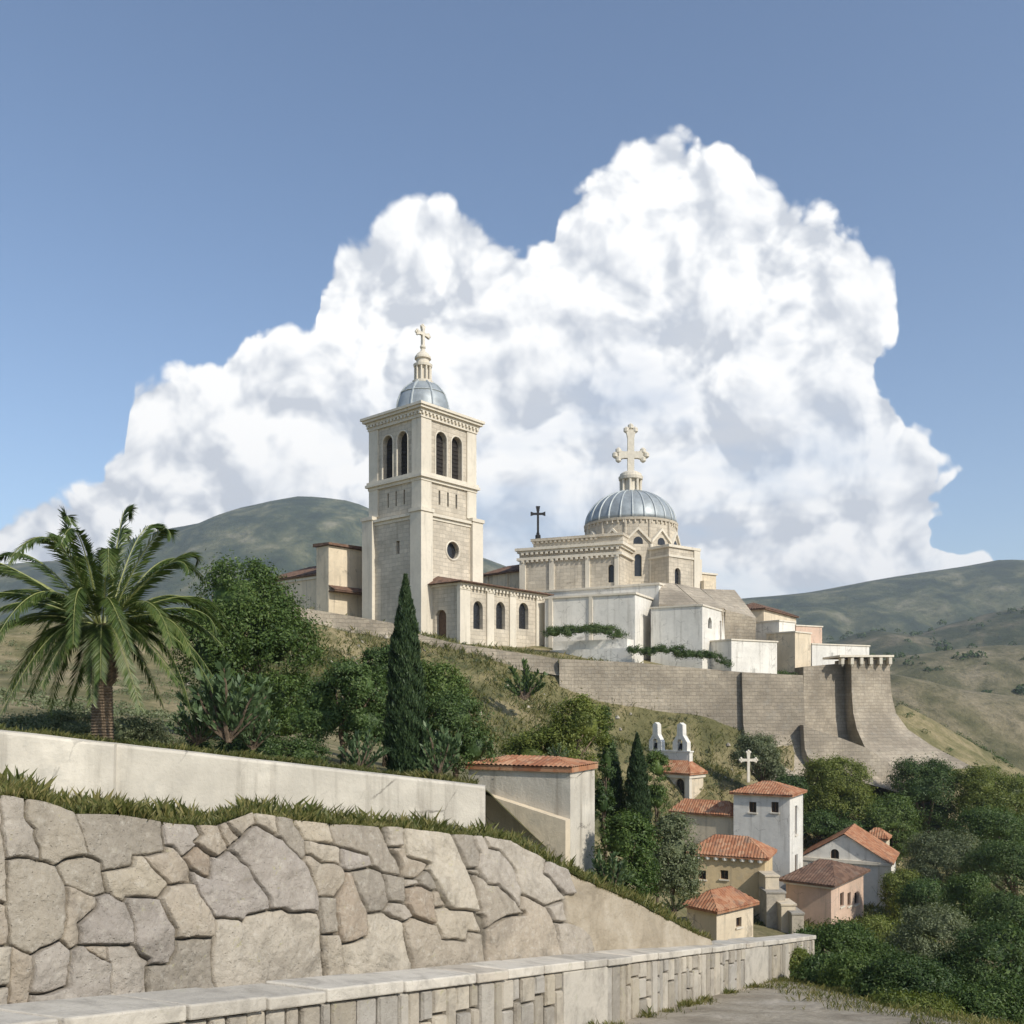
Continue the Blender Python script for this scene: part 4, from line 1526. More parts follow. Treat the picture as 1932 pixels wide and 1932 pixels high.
def tw_seg(p0, p1, name, dz=0.0):
    mb = MB()
    cols = np.linspace(p0, p1, 24)
    vs = []
    for px in cols:
        Z = interp(px, TWZ) + dz
        t = W(px, interp(px, TW), Z)
        t.z += .012 * noise.noise(Vector((px * .01, 0, 0)))
        b = Vector((t.x, t.y - .12, t.z - 3.2))
        vs += [b, t + Vector((0, 0, -.05)), t + Vector((0, .03, 0)), t + Vector((0, .36, 0)), t + Vector((0, .4, -3.2))]
    mb.add(vs, [(i * 5 + k, (i + 1) * 5 + k, (i + 1) * 5 + k + 1, i * 5 + k + 1) for i in range(23) for k in range(4)] + [(0, 1, 2, 3, 4), tuple(115 + k for k in range(5))])
    mb.v = [(a - tw.location.x, b - tw.location.y, c_) for a, b, c_ in mb.v]
    mb.build(name, M['terrace'], tw)


tw_seg(-900, 215, 'left_bay', -.10)
tw_seg(215.3, 915, 'right_bay')

# ------------------------------------------------------------------ terrain
ANCH = [-1500, 0, 560, 915, 1122, 1345, 1500, 1700, 1932, 3200]
EXTRA = [[(21.5, -6.7), (21, -6.6)], [(34, -9.7), (34, -10)], [(52, -13.7), (52, -14)], [(74.5, -16), (76, -16)], [(83, -9.3), (86.5, -9.2)], [(89, -7.4), (92, -7.4)],
         [(96.4, -4.0), (99, -4.4)], [(125, 2.9), (127, 1)], [(180, -25), (180, -26)], [(420, -45), (420, -45)], [(3000, -70), (3000, -70)]]
LINES = [
    [(13, -.3), (17.4, -.58), (19.9, -1.42), (21.9, -2.0), (24.6, -4.9), (20, -6.25), (22, -6.75), (20, -6.45), (20, -7.0), (16, -9)],
    [(32, .6), (32, -.3), (32, -1.4), (32, -2.8), (32, -6), (32, -9), (34, -9.6), (34, -10.5), (34, -11.5), (30, -16)],
    [(52, 3), (52, 1.0), (52, -1.5), (52, -4), (52, -10), (52, -13.4), (52, -13.6), (52, -14.5), (52, -16), (45, -22)],
    [(72, 5.5), (72, 3.4), (72, 2.5), (73, -1.5), (75, -6), (73, -13.8), (74, -16), (78, -16), (75, -19), (60, -26)],
    [(80, 7.5), (79, 5.8), (78.5, 5.5), (80, 1.0), (80, -2.4), (79.5, -6.3), (82, -9.3), (90, -9.2), (90, -13), (75, -28)],
    [(84, 8.2), (82, 6.6), (80.9, 7.3), (85.0, 4.2), (85, -2.7), (85.2, -5.7), (86, -7.4), (96, -6.0), (104, -9.5), (90, -30)],
    [(90, 9), (88, 7.8), (83, 8.45), (87.4, 5.35), (89, 4.1), (91, 3.1), (94, 2.9), (111, .3), (112, -8.4), (100, -31)],
    [(130, 10), (125, 9.5), (120, 11), (120, 10), (122, 9.5), (125, 9), (125, 3), (128, -1), (130, -14), (120, -35)],
    [(190, 4), (190, 2), (185, 0), (180, -10), (180, -15), (180, -20), (180, -25), (180, -28), (180, -30), (180, -42)],
    [(420, -30), (420, -35), (420, -40), (420, -45), (420, -45), (420, -45), (420, -45), (420, -45), (420, -45), (420, -48)],
    [(3000, -70)] * 10]
LINES = [a[:7] + e + a[7:] for a, e in zip(LINES, EXTRA)]
ANCH = ANCH[:7] + [1518, 1603] + ANCH[7:]
pxs = np.concatenate([np.linspace(-1500, 0, 40)[:-1], np.linspace(0, 1932, 200)[:-1], np.linspace(1932, 3200, 40)])
sub = [12, 14, 14, 10, 8, 6, 8, 8, 6, 6]
rows = []
for i in range(len(LINES) - 1):
    for k in range(sub[i]):
        t = k / sub[i]
        za = np.interp(pxs, ANCH, [q[0] for q in LINES[i]])
        zb_ = np.interp(pxs, ANCH, [q[0] for q in LINES[i + 1]])
        ha = np.interp(pxs, ANCH, [q[1] for q in LINES[i]])
        hb = np.interp(pxs, ANCH, [q[1] for q in LINES[i + 1]])
        Zr = za + (zb_ - za) * (t if i < 9 else t * t)
        rows.append((Zr, ha + (hb - ha) * t))
rows.append((np.full(len(pxs), 3000.0), np.full(len(pxs), -70.0)))
vs = []
for Zr, hr in rows:
    for px, Z, z in zip(pxs, Zr, hr):
        x = (px - CX) / F * Z
        a = min(.35, max(0, Z - 24) * .01)
        vs.append((x, Z, z + a * noise.fractal(Vector((x * .12, Z * .12, 0)), .8, 2.0, 5)))
n = len(pxs)
ZG = np.array([r_[0] for r_ in rows])
HG = np.array([r_[1] for r_ in rows])


def ground_z(px, Z):
    c = int(np.argmin(np.abs(pxs - px)))
    return float(np.interp(Z, ZG[:, c], HG[:, c]))


mb = MB()
mb.add(vs, [(r_ * n + i, r_ * n + i + 1, (r_ + 1) * n + i + 1, (r_ + 1) * n + i) for r_ in range(len(rows) - 1) for i in range(n - 1)])
tag(mb.build('ground', M['grassland'], None, True), kind='structure')

# near path and verge
mb = MB()
xs = np.concatenate([np.linspace(-30, -8, 12)[:-1], np.linspace(-8, 8, 90)[:-1], np.linspace(8, 34, 14)])
ys = np.concatenate([np.linspace(-30, 2, 14)[:-1], np.linspace(2, 25, 120)])
vs = []
for y in ys:
    for x in xs:
        z = base_z(max(y, -6)) - max(0, x - 6.6) * .16
        z += .03 * noise.fractal(Vector((x * .9, y * .9, 0)), .9, 2.0, 5) + .012 * noise.fractal(Vector((x * 4, y * 4, 3)), .9, 2.0, 3)
        vs.append((x, y, z))
n = len(xs)
mb.add(vs, [(j * n + i, j * n + i + 1, (j + 1) * n + i + 1, (j + 1) * n + i) for j in range(len(ys) - 1) for i in range(n - 1)])
tag(mb.build('path', M['path'], None, True), kind='structure')

# grassy bank between the boulder wall and the terrace wall
def bank_pt(px, t):
    p0 = wall_pt(px, crest_py(px) - 1)
    Z1 = interp(px, [(-900, 13.6), (0, 17.1), (215, 18.2), (915, 21.7), (1000, 24), (1122, 24), (1345, 22)])
    py1 = crest_py(px) + interp(px, [(-900, 8), (1122, 14), (1345, 5)])
    p1 = W(px, py1, Z1 + .3)
    p = p0.lerp(p1, t)
    p.z += (.05 * math.sin(math.pi * min(1, t * 2)) if t < .5 else .0) + .03 * noise.noise(p * 1.7) * min(1, t * 8)
    return p


mb = MB()
cols = list(range(-900, 1345, 12))
vs = [bank_pt(px, k / 14) for px in cols for k in range(15)]
mb.add(vs, [(i * 15 + k, (i + 1) * 15 + k, (i + 1) * 15 + k + 1, i * 15 + k + 1) for i in range(len(cols) - 1) for k in range(14)])
tag(mb.build('grass_bank', M['bank'], None, True), kind='structure')


# ---- far hills
HV = []


def hills(name, pts, Z, depth, base, seed, mat):
    mb = MB()
    nx, ny = 150, 26
    p0, p1 = pts[0][0], pts[-1][0]
    vs = []
    for j in range(ny):
        t = j / (ny - 1) * 2 - 1
        prof = math.cos(t * math.pi / 2) ** 1.2 if abs(t) < 1 else 0
        for i in range(nx):
            px = lerp(p0, p1, i / (nx - 1))
            zr = (H - interp(px, pts)) / F * Z
            Zz = Z + t * depth
            x = (px - CX) / F * Z
            q = Vector((x / Z * 9 + seed, t * 2.2, seed))
            nz = noise.fractal(q, .9, 2.1, 6)
            rid = (zr - base) * prof * (1 - .22 * (1 - prof) * abs(noise.noise(q * 2.3)) * 2)
            vs.append((x, Zz, base + rid + nz * Z * .004 * (.25 + .75 * (1 - prof))))
    HV.append((Z, vs[: nx * (ny // 2)]))
    mb.add(vs, [(j * nx + i, j * nx + i + 1, (j + 1) * nx + i + 1, (j + 1) * nx + i) for j in range(ny - 1) for i in range(nx - 1)])
    return tag(mb.build(name, mat, None, True), kind='structure')


hills('hills', [(-2200, 1150), (-900, 1120), (-200, 1085), (0, 1072), (155, 1061), (215, 1050), (330, 1006), (400, 992), (470, 965), (590, 941), (625, 946), (665, 948), (695, 960), (800, 1010), (1000, 1090), (1300, 1160), (1600, 1200)], 1900, 700, -80, 3.1, M['hill_far'])
hills('hills', [(1100, 1230), (1250, 1150), (1385, 1131), (1520, 1119), (1640, 1098), (1780, 1076), (1870, 1060), (1935, 1064), (2300, 1100), (2700, 1060), (3300, 1130), (4200, 1200)], 1700, 600, -80, 8.7, M['hill_far'])
hills('hills', [(1350, 1290), (1480, 1240), (1550, 1213), (1585, 1207), (1630, 1191), (1665, 1195), (1715, 1201), (1800, 1176), (1870, 1156), (1932, 1143), (2200, 1120), (2600, 1150), (3400, 1190)], 900, 300, -65, 5.2, M['hill'])
hills('hills', [(1400, 1320), (1560, 1262), (1680, 1241), (1770, 1229), (1870, 1218), (1932, 1218), (2200, 1225), (2700, 1190), (3400, 1230)], 520, 160, -50, 1.4, M['hill_near'])
hills('hills', [(1400, 1330), (1560, 1290), (1680, 1273), (1740, 1284), (1790, 1299), (1860, 1308), (1932, 1318), (2300, 1350), (3000, 1330)], 300, 85, -48, 6.6, M['hill_near'])


# ------------------------------------------------------------------ vegetation
RNG = np.random.default_rng(3)


def mesh_np(name, verts, nper, mat, parent=None):
    """verts (n, nper, 3): n separate polygons"""
    n = len(verts)
    me = bpy.data.meshes.new(name)
    me.vertices.add(n * nper)
    me.vertices.foreach_set('co', verts.reshape(-1).astype(np.float32))
    me.loops.add(n * nper)
    me.loops.foreach_set('vertex_index', np.arange(n * nper, dtype=np.int32))
    me.polygons.add(n)
    me.polygons.foreach_set('loop_start', np.arange(0, n * nper, nper, dtype=np.int32))
    me.polygons.foreach_set('loop_total', np.full(n, nper, dtype=np.int32))
    me.update(calc_edges=True)
    return link(name, me, mat, parent)


def unit(a):
    return a / (np.linalg.norm(a, axis=-1, keepdims=True) + 1e-9)


def leaves(pos, out, size, aspect=.42, spread=.72, droop=0.0):
    """diamond leaves at pos, facing roughly along out"""
    n = len(pos)
    nrm = unit(out + RNG.normal(0, .75 * spread, (n, 3)))
    t = unit(np.cross(nrm, RNG.normal(0, 1, (n, 3))))
    t[:, 2] -= droop
    t = unit(t)
    b = unit(np.cross(nrm, t))
    L = size * RNG.uniform(.55, 1.35, (n, 1))
    w_ = L * aspect
    fold = nrm * L * .12
    return np.stack([pos - t * L * .5, pos + b * w_ * .5 + fold, pos + t * L * .5, pos - b * w_ * .5 + fold], 1)


def crown_points(lobes, n, clumps, csize, fill=.16, flat=None):
    lob = np.array(lobes, float)
    area = (lob[:, 3] * lob[:, 4] + lob[:, 4] * lob[:, 5] + lob[:, 3] * lob[:, 5])
    pk = RNG.choice(len(lob), clumps, p=area / area.sum())
    d = unit(RNG.normal(0, 1, (clumps, 3)))
    d[:, 2] = np.where(d[:, 2] < -.55, -d[:, 2], d[:, 2])
    rr = 1 - np.abs(RNG.normal(0, fill, (clumps, 1)))
    rr *= 1 + RNG.normal(0, .07, (clumps, 1))
    c = lob[pk, :3] + d * lob[pk, 3:] * rr
    # drop clumps buried in another lobe
    keep = np.ones(clumps, bool)
    for q in lob:
        rel_ = (c - q[:3]) / q[3:]
        keep &= (np.linalg.norm(rel_, axis=1) > .72)
    c, d = c[keep], d[keep]
    idx = RNG.integers(0, len(c), n)
    cs = csize * RNG.uniform(.5, 1.3, (len(c), 1))
    off_ = RNG.normal(0, 1, (n, 3)) * cs[idx] * .55
    off_[:, 2] *= .75
    return c[idx] + off_, unit(d[idx] + off_ / (cs[idx] * 1.5) + np.array([0, 0, .25]))


def core_mesh(lobes, k=.6):
    bm = bmesh.new()
    for q in lobes[::7]:
        r0 = bmesh.ops.create_icosphere(bm, subdivisions=3, radius=1)
        for v in r0['verts']:
            v.co = Vector((q[0] + v.co.x * q[3] * k, q[1] + v.co.y * q[4] * k, q[2] + q[5] * .18 + v.co.z * q[5] * k * .8))
            v.co += noise.noise_vector(v.co * (1.3 / max(.4, q[3]))) * q[3] * .16
    return bm


def add_crown(root, lobes, n, size, mat, csize, clumps, aspect=.42, name='crown', fill=.16, core=True, droop=0.0):
    p, o_ = crown_points(lobes, n, clumps, csize, fill)
    q = leaves(p, o_, size, aspect, .72, droop)
    ob = mesh_np(name, q, 4, mat, root)
    if core:
        bm = core_mesh(lobes)
        bm.from_mesh(ob.data)
        bm.to_mesh(ob.data)
        bm.free()
    return ob


def trunk_mesh(root, h, r, lean=(0, 0), limbs=None, mat='bark'):
    mb = MB()
    z0 = 0.0
    pts = [(0, 0, -.4)]
    for i in range(1, 6):
        t = i / 5
        pts.append((lean[0] * t + .05 * math.sin(5 * t), lean[1] * t, h * t))
    mb.tube(pts, [r * 1.35, r, r * .9, r * .8, r * .72, r * .6], 8)
    for (x, y, z) in (limbs or []):
        a = Vector(pts[3]).lerp(Vector(pts[5]), .4)
        b = Vector((x, y, z))
        m = a.lerp(b, .5) + Vector((0, 0, -.1 * (b - a).length))
        mb.tube([a, m, b], [r * .55, r * .4, r * .15], 6)
    zz = root.location.z
    mb.v = [(a, b, c_ + zz) for a, b, c_ in mb.v]
    return mb.build('trunk', M[mat], root, True)


def plant(name, label, cat, spec, Z, mat='leaf', leaf=.09, n=9000, group=None, seed=0, trunk=True, aspect=.42, base=None, depth=1.0, csize=.18, fill=.12, grow=1.05):
    """spec: list of (px, py, rx, ry) lobes as seen, at depth Z; extra lobes are added behind and in front"""
    rs_ = random.Random(seed + int(spec[0][0]) * 7 + int(spec[0][1]))
    px0 = sum(s[0] for s in spec) / len(spec)
    pyb = max(s[1] + s[3] for s in spec)
    gz = ground_z(px0, Z) if base is None else base
    x0 = (px0 - CX) / F * Z
    zb = min(gz, (H - pyb) / F * Z + .2)
    root = empty(name, (x0, Z, zb), label, cat, group)
    lobes = []
    k = Z / F
    for (px, py, rx, ry) in spec:
        c = W(px, py, Z)
        ax, az = rx * k * grow, ry * k * grow
        ay = ax * depth
        lobes.append((c.x - x0, rs_.uniform(-.15, .15) * ay, c.z - zb, ax * .86, ay * .86, az * .86))
        for i in range(6):
            a = rs_.uniform(0, 2 * math.pi)
            el = rs_.uniform(-.35, 1.05)
            s = rs_.uniform(.36, .55)
            d = Vector((math.cos(a) * math.cos(el), math.sin(a) * math.cos(el), math.sin(el)))
            f = 1 - s * .95
            lobes.append((c.x - x0 + d.x * ax * f, d.y * ay * f, c.z - zb + d.z * az * f, ax * s, ay * s, az * s))
    big = max(q[3] for q in lobes)
    add_crown(root, lobes, n, leaf, M[mat], csize * big + leaf, max(60, int(n / 45)), aspect, fill=fill)
    if trunk:
        mid = min(q[2] - q[5] * .3 for q in lobes)
        trunk_mesh(root, max(.5, mid + .3), max(.06, big * .11), limbs=[(q[0], q[1], q[2]) for q in lobes[:5]])
    return root


# ---- the palm
def palm():
    Z = 19.6
    base = W(193, 1402, Z)
    root = empty('palm_tree', base, 'date palm with arching feathery crown and thick ringed trunk at the left, on the terrace', 'palm tree')
    mb = MB()
    k = Z / F
    pro = []
    zt = W(193, 1285, Z).z
    z = base.z - .5
    i = 0
    while z < zt:
        t = (z - base.z) / (zt - base.z)
        r = (20.5 - 3 * max(0, t)) * k
        pro += [(r * 1.07, z), (r * .95, z + .035)]
        z += .062
    mb.lathe(pro, 0, 0, 20)
    trk = mb.build('trunk', M['palm_bark'], root)
    # swollen head of old leaf bases
    mb = MB()
    zc0, zc1 = zt - .05, W(193, 1185, Z).z
    for j in range(15):
        t = j / 14
        zz = lerp(zc0, zc1, t)
        rr = k * lerp(17, 26, math.sin(math.pi * min(1, t * 1.15 + .12))) * (1 if t < .8 else .85)
        for q in range(13):
            a = 2 * math.pi * (q + .5 * (j % 2)) / 13 + j * .21
            p = Vector((rr * math.cos(a), rr * math.sin(a), zz))
            d = Vector((math.cos(a), math.sin(a), 1.1)).normalized()
            s_ = Vector((-math.sin(a), math.cos(a), 0))
            wv = .045
            mb.hexa([p - s_ * wv - d * .04, p + s_ * wv - d * .04, p + s_ * wv - d * .04 - Vector((math.cos(a), math.sin(a), 0)) * .07, p - s_ * wv - d * .04 - Vector((math.cos(a), math.sin(a), 0)) * .07],
                    [p - s_ * wv * .6 + d * .12, p + s_ * wv * .6 + d * .12, p + s_ * wv * .6 + d * .10 - Vector((math.cos(a), math.sin(a), 0)) * .03, p - s_ * wv * .6 + d * .10 - Vector((math.cos(a), math.sin(a), 0)) * .03])
    mb.lathe([(.16, zc0 - .05), (.22, zc0 + .2), (.24, lerp(zc0, zc1, .5)), (.2, lerp(zc0, zc1, .85)), (.08, zc1)], 0, 0, 14)
    mb.build('leaf_base', M['palm_bark'], trk)
    # fronds: peak and tip as drawn, with a depth for each
    fr = [((222, 946), (236, 968), .3), ((133, 968), (160, 1000), -.5), ((84, 986), (74, 1020), .7), ((315, 992), (338, 1022), -.4), ((340, 1022), (346, 1050), .8),
          ((358, 1058), (392, 1095), -1.0), ((350, 1108), (395, 1150), .9), ((375, 1140), (402, 1190), .2), ((350, 1160), (400, 1240), -1.1), ((310, 1165), (386, 1275), .5),
          ((275, 1178), (372, 1290), -.9), ((255, 1195), (316, 1340), -1.2), ((235, 1195), (258, 1285), -1.5), ((215, 1195), (234, 1328), -1.3), ((170, 1200), (150, 1298), -1.4),
          ((130, 1190), (60, 1352), -1.1), ((100, 1180), (32, 1326), -.5), ((90, 1170), (16, 1312), .7), ((90, 1160), (-30, 1232), -.9), ((70, 1145), (-62, 1200), .3),
          ((60, 1118), (-75, 1150), -1.0), ((40, 1095), (-85, 1132), .6), ((20, 1062), (-80, 1110), -.3), ((25, 1022), (-55, 1060), .5), ((-5, 1048), (-80, 1080), -1.1),
          ((200, 1000), (205, 1060), -1.8), ((160, 1010), (120, 1090), -1.9), ((260, 1030), (290, 1110), -1.9), ((240, 960), (275, 985), 1.2), ((180, 960), (165, 985), 1.7),
          ((110, 1010), (60, 1060), 1.6), ((280, 1010), (330, 1075), 1.7), ((300, 1090), (375, 1180), 1.8), ((80, 1090), (-20, 1180), 1.8), ((210, 1100), (240, 1230), -2.1), ((140, 1110), (105, 1235), -2.1),
          ((190, 1080), (180, 1190), 2.2), ((250, 1120), (320, 1240), -1.7), ((60, 1130), (-10, 1270), -1.6), ((330, 1130), (385, 1230), -1.6), ((305, 1195), (345, 1338), .4), ((325, 1185), (392, 1300), .3), ((240, 1208), (285, 1330), .6), ((150, 1212), (108, 1330), .4), ((118, 1200), (82, 1342), .2), ((335, 1150), (404, 1215), .5), ((60, 1185), (-5, 1300), .4)]
    head = Vector((0, 0, W(193, 1180, Z).z - base.z))
    for (pk, tp, dy) in fr:
        P = W(pk[0], pk[1], Z) - base
        Tt = W(tp[0], tp[1], Z) - base
        P.y, Tt.y = dy * .75, dy * 1.15
        a0 = math.atan2(P.y, P.x)
        S = head + Vector((math.cos(a0) * .12, math.sin(a0) * .12, RNG.uniform(-.12, .05)))
        c1 = S.lerp(P, .55) + Vector((0, 0, .12 * (P - S).length))
        pts = []
        for i in range(37):
            t = i / 36
            # cubic through start, peak, tip
            b = S * (1 - t) ** 3 + c1 * 3 * (1 - t) ** 2 * t + (P * 1.25 - S * .12 - Tt * .13) * 3 * (1 - t) * t * t + Tt * t ** 3
            pts.append(b)
        ro = MB()
        ro.tube([p + base for p in pts], [.020 * (1 - i / 37) + .003 for i in range(37)], 4)
        ro.v = [(x - base.x, y - base.y, z) for x, y, z in ro.v]
        rv, rf = [Vector((x, y, z - base.z)) for x, y, z in ro.v], ro.f
        quads = []
        side0 = Vector((-math.sin(a0), math.cos(a0), 0))
        for i in range(4, 36):
            for h in (0.0, .25, .5, .75):
                p = pts[i].lerp(pts[i + 1], h)
                t = (i + h) / 36
                d = (pts[i + 1] - pts[i]).normalized()
                sd = d.cross(Vector((0, 0, 1)))
                if sd.length < .5 or sd.dot(side0) < 0: sd = side0.copy()
                sd.normalize()
                up = sd.cross(d).normalized()
                Ln = .42 * min(1, .35 + t * 4) * (1 - .6 * t ** 3) * RNG.uniform(.8, 1.1)
                for s_ in (-1, 1):
                    dr = (sd * s_ * .62 + d * .75 + up * RNG.uniform(-.05, .38)).normalized()
                    tip = p + dr * Ln + Vector((0, 0, -.16 * Ln))
                    wv = d * .021
                    m = p.lerp(tip, .45) + Vector((0, 0, .03 * Ln))
                    quads.append([p - wv * .6, m - wv, tip, m + wv])
        nv = len(rv)
        me = bpy.data.meshes.new('frond')
        me.from_pydata(rv + [v for q in quads for v in q], [], list(rf) + [(nv + 4 * i, nv + 4 * i + 1, nv + 4 * i + 2, nv + 4 * i + 3) for i in range(len(quads))])
        fo = link('frond', me, M['rachis'], root)
        me.materials.append(M['frond'])
        me.polygons.foreach_set('material_index', [0] * len(rf) + [1] * len(quads))


palm()


# ---- cypresses
def cypress(label, pxa, pya, pyb, hw, Z, n, leaf):
    zt, zb = (H - pya) / F * Z, (H - pyb) / F * Z
    x0 = (pxa - CX) / F * Z
    root = empty('cypress_tree', (x0, Z, zb - .3), label, 'cypress', 'slender cypresses')
    h = zt - zb + .3
    r = hw / F * Z
    t = RNG.beta(1.15, 1.25, n)
    prof = np.interp(t, [0, .06, .22, .5, .75, .9, 1], [.80, .93, 1.0, .90, .58, .26, .03]) * r
    a = RNG.uniform(0, 2 * math.pi, n)
    bump = 1 + .10 * np.sin(t * 61 + a * 3) + .16 * np.sin(a * 5 + t * 21) * np.sin(t * 37 + a * 2) + RNG.normal(0, .05, n)
    rr = prof * bump * (1 - np.abs(RNG.normal(0, .13, n)))
    pos = np.stack([rr * np.cos(a), rr * np.sin(a), .25 + t * (h - .25)], 1)
    o_ = unit(np.stack([np.cos(a), np.sin(a), np.full(n, .5)], 1))
    # upright sprays
    d = unit(np.stack([np.cos(a) * .35, np.sin(a) * .35, np.ones(n)], 1) + RNG.normal(0, .22, (n, 3)))
    b = unit(np.cross(d, o_ + RNG.normal(0, .4, (n, 3))))
    L = leaf * RNG.uniform(.6, 1.5, (n, 1))
    q = np.stack([pos - d * L * .5, pos + b * L * .16, pos + d * L * .6, pos - b * L * .16], 1)
    ob = mesh_np('crown', q, 4, M['leaf_cypress'], root)
    bm = bmesh.new()
    bm.from_mesh(ob.data)
    core = [(np.interp(s, [0, .06, .22, .5, .75, .9, 1], [.80, .93, 1.0, .90, .58, .26, .0]) * r * .78, .2 + s * (h - .3)) for s in np.linspace(0, 1, 24)]
    mb = MB()
    mb.lathe([(max(.004, c_[0]), c_[1]) for c_ in core], 0, 0, 16)
    bv = [bm.verts.new(v) for v in mb.v]
    for f in mb.f:
        try: bm.faces.new([bv[i] for i in f])
        except ValueError: pass
    bm.to_mesh(ob.data)
    bm.free()
    tm = MB()
    tm.tube([(0, 0, zb - .8), (0, 0, zb + .6)], [r * .22, r * .18], 8)
    tm.build('trunk', M['bark'], root)
    return root


cypress('tallest slim dark cypress, standing alone in front of the bell tower', 765, 1085, 1468, 36, 22.5, 26000, .10)
cypress('shorter slim cypress just left of its twin, right of the hut', 1157, 1405, 1600, 23, 36, 11000, .11)
cypress('taller slim cypress of the pair between the hut and the chapel', 1202, 1384, 1620, 27, 35, 14000, .11)

# ---- bushes and small trees on the terrace
G1 = 'rounded bushes along the terrace'
plant('round_tree', 'big broad round tree behind the palm, left of the bell tower', 'tree', [(450, 1150, 85, 95), (510, 1220, 85, 100), (420, 1250, 95, 110), (480, 1330, 110, 80), (430, 1370, 90, 50), (545, 1370, 60, 60)], 30, 'leaf', .12, 42000, None, 1)
plant('bush', 'broad rounded bush just left of the tall cypress', 'bush', [(672, 1310, 62, 62), (620, 1365, 58, 60), (690, 1375, 62, 70), (600, 1330, 40, 44)], 25.5, 'leaf_pine', .09, 22000, G1, 2)
plant('bush', 'bush top peeping out behind the broad bush and the tall cypress', 'bush', [(725, 1275, 48, 55)], 29, 'leaf_dark', .10, 7000, G1, 3)
plant('bush', 'small upper bush right behind the tall cypress', 'bush', [(830, 1310, 55, 58), (790, 1290, 30, 40)], 28.5, 'leaf', .10, 8000, G1, 4)
plant('bush', 'large rounded bush directly right of the tall cypress', 'bush', [(855, 1365, 62, 66), (890, 1420, 52, 58), (825, 1425, 50, 50)], 25, 'leaf_dark', .09, 15000, G1, 5)
plant('bush', 'yellowish two lobed bush rising behind the hut roof', 'bush', [(1098, 1378, 55, 64), (1000, 1430, 52, 48), (1060, 1420, 60, 50)], 30, 'leaf_yellow', .10, 17000, G1, 6)
plant('bush', 'narrow dark bush between the hut and the twin cypresses', 'bush', [(1145, 1440, 16, 60), (1136, 1520, 20, 50), (1140, 1370, 14, 40)], 31, 'leaf_dark', .09, 7000, G1, 7)
plant('bush', 'round bush below the twin cypresses beside the hut wall', 'bush', [(1180, 1600, 52, 62), (1165, 1660, 46, 45), (1205, 1660, 40, 50)], 24, 'leaf', .085, 15000, G1, 8)
plant('bush', 'tall rounded bush in front of the chapel, left of the scallop eaved house', 'bush', [(1272, 1610, 42, 72), (1268, 1660, 52, 62)], 27, 'leaf_olive', .09, 14000, G1, 9)
plant('bush', 'leafy bush at the left foot of the chapel beside the taller twin cypress', 'bush', [(1240, 1456, 24, 38), (1238, 1515, 24, 36)], 45, 'leaf', .11, 7000, G1, 10)
plant('bush', 'low bush behind the palm trunk along the top of the terrace wall', 'bush', [(60, 1390, 60, 42), (130, 1385, 60, 46), (235, 1390, 50, 42), (290, 1400, 34, 30)], 21.5, 'leaf_olive', .07, 16000, G1, 11, False)
plant('bush', 'low clipped bush between the palm and the broad rounded bush', 'bush', [(370, 1425, 48, 30), (440, 1425, 46, 32), (510, 1425, 52, 34), (570, 1430, 44, 32)], 23, 'leaf_dark', .07, 14000, G1, 12, False)


# ---- spiky shrubs
def shrub(label, px, py, hpx, wpx, Z, n=9, seed=0, mat='leaf_agave', group='spiky shrubs'):
    rs_ = random.Random(seed + px)
    k = Z / F
    base = W(px, py, Z)
    root = empty('shrub', base, label, 'shrub', group)
    mb = MB()
    quads = []
    for i in range(n):
        t = (i + .5) / n * 2 - 1
        ang = t * 1.15 + rs_.uniform(-.12, .12)
        L = hpx * k * lerp(1, .72, abs(t)) * rs_.uniform(.75, 1.05)
        yd = rs_.uniform(-.6, .6)
        d = Vector((math.sin(ang) * wpx / hpx * 1.2, yd * wpx / hpx * .6, math.cos(ang))).normalized()
        pts = [Vector((0, 0, 0)) + d * L * s + Vector((0, 0, .06 * L * s * s)) + Vector((rs_.uniform(-.03, .03), rs_.uniform(-.03, .03), 0)) * L for s in (0, .3, .6, .85)]
        mb.tube([p + Vector((0, 0, base.z)) for p in pts], [.03 * L, .024 * L, .018 * L, .008 * L], 5)
        for j in range(90):
            s = rs_.uniform(.22, 1)
            p = pts[0].lerp(pts[3], s)
            ld = (d * rs_.uniform(.5, 1) + Vector((rs_.uniform(-1, 1), rs_.uniform(-1, 1), rs_.uniform(-.2, .9))) * .75).normalized()
            ll = L * rs_.uniform(.10, .20)
            wv = ld.cross(Vector((rs_.uniform(-1, 1), rs_.uniform(-1, 1), .3))).normalized() * ll * .17
            m = p + ld * ll * .5
            quads.append([p, m + wv, p + ld * ll, m - wv])
    mb.build('stem', M['bark'], root)
    mesh_np('foliage', np.array(quads), 4, M[mat], root)


shrub('large spiky shrub with upright forked stems right of the palm', 430, 1400, 165, 120, 21.5, 13, 1)
shrub('spiky shrub sprawling low beside the palm, left of the forked shrub', 372, 1405, 110, 90, 22, 11, 2)
shrub('low spiky shrub on the far side of the large forked shrub', 478, 1415, 95, 60, 22.2, 9, 3)
shrub('spiky shrub on the terrace edge just left of the tall cypress trunk', 680, 1455, 85, 70, 22, 12, 4)
shrub('spiky shrub on the terrace edge just right of the tall cypress trunk', 825, 1470, 112, 65, 22.3, 13, 5)
shrub('small shrub sprouting above the hut roof ridge', 1052, 1436, 42, 46, 26, 9, 6)
shrub('lone wind bent shrub on the bare slope under the rampart', 990, 1320, 78, 62, 76, 12, 7, 'leaf_dark')
shrub('spiky shrub at the right foot of the hut wall', 1150, 1690, 90, 62, 19, 13, 8)
shrub('low tufted shrub at the end of the boulder wall by the parapet', 1272, 1722, 42, 46, 21, 11, 9, 'leaf_olive')
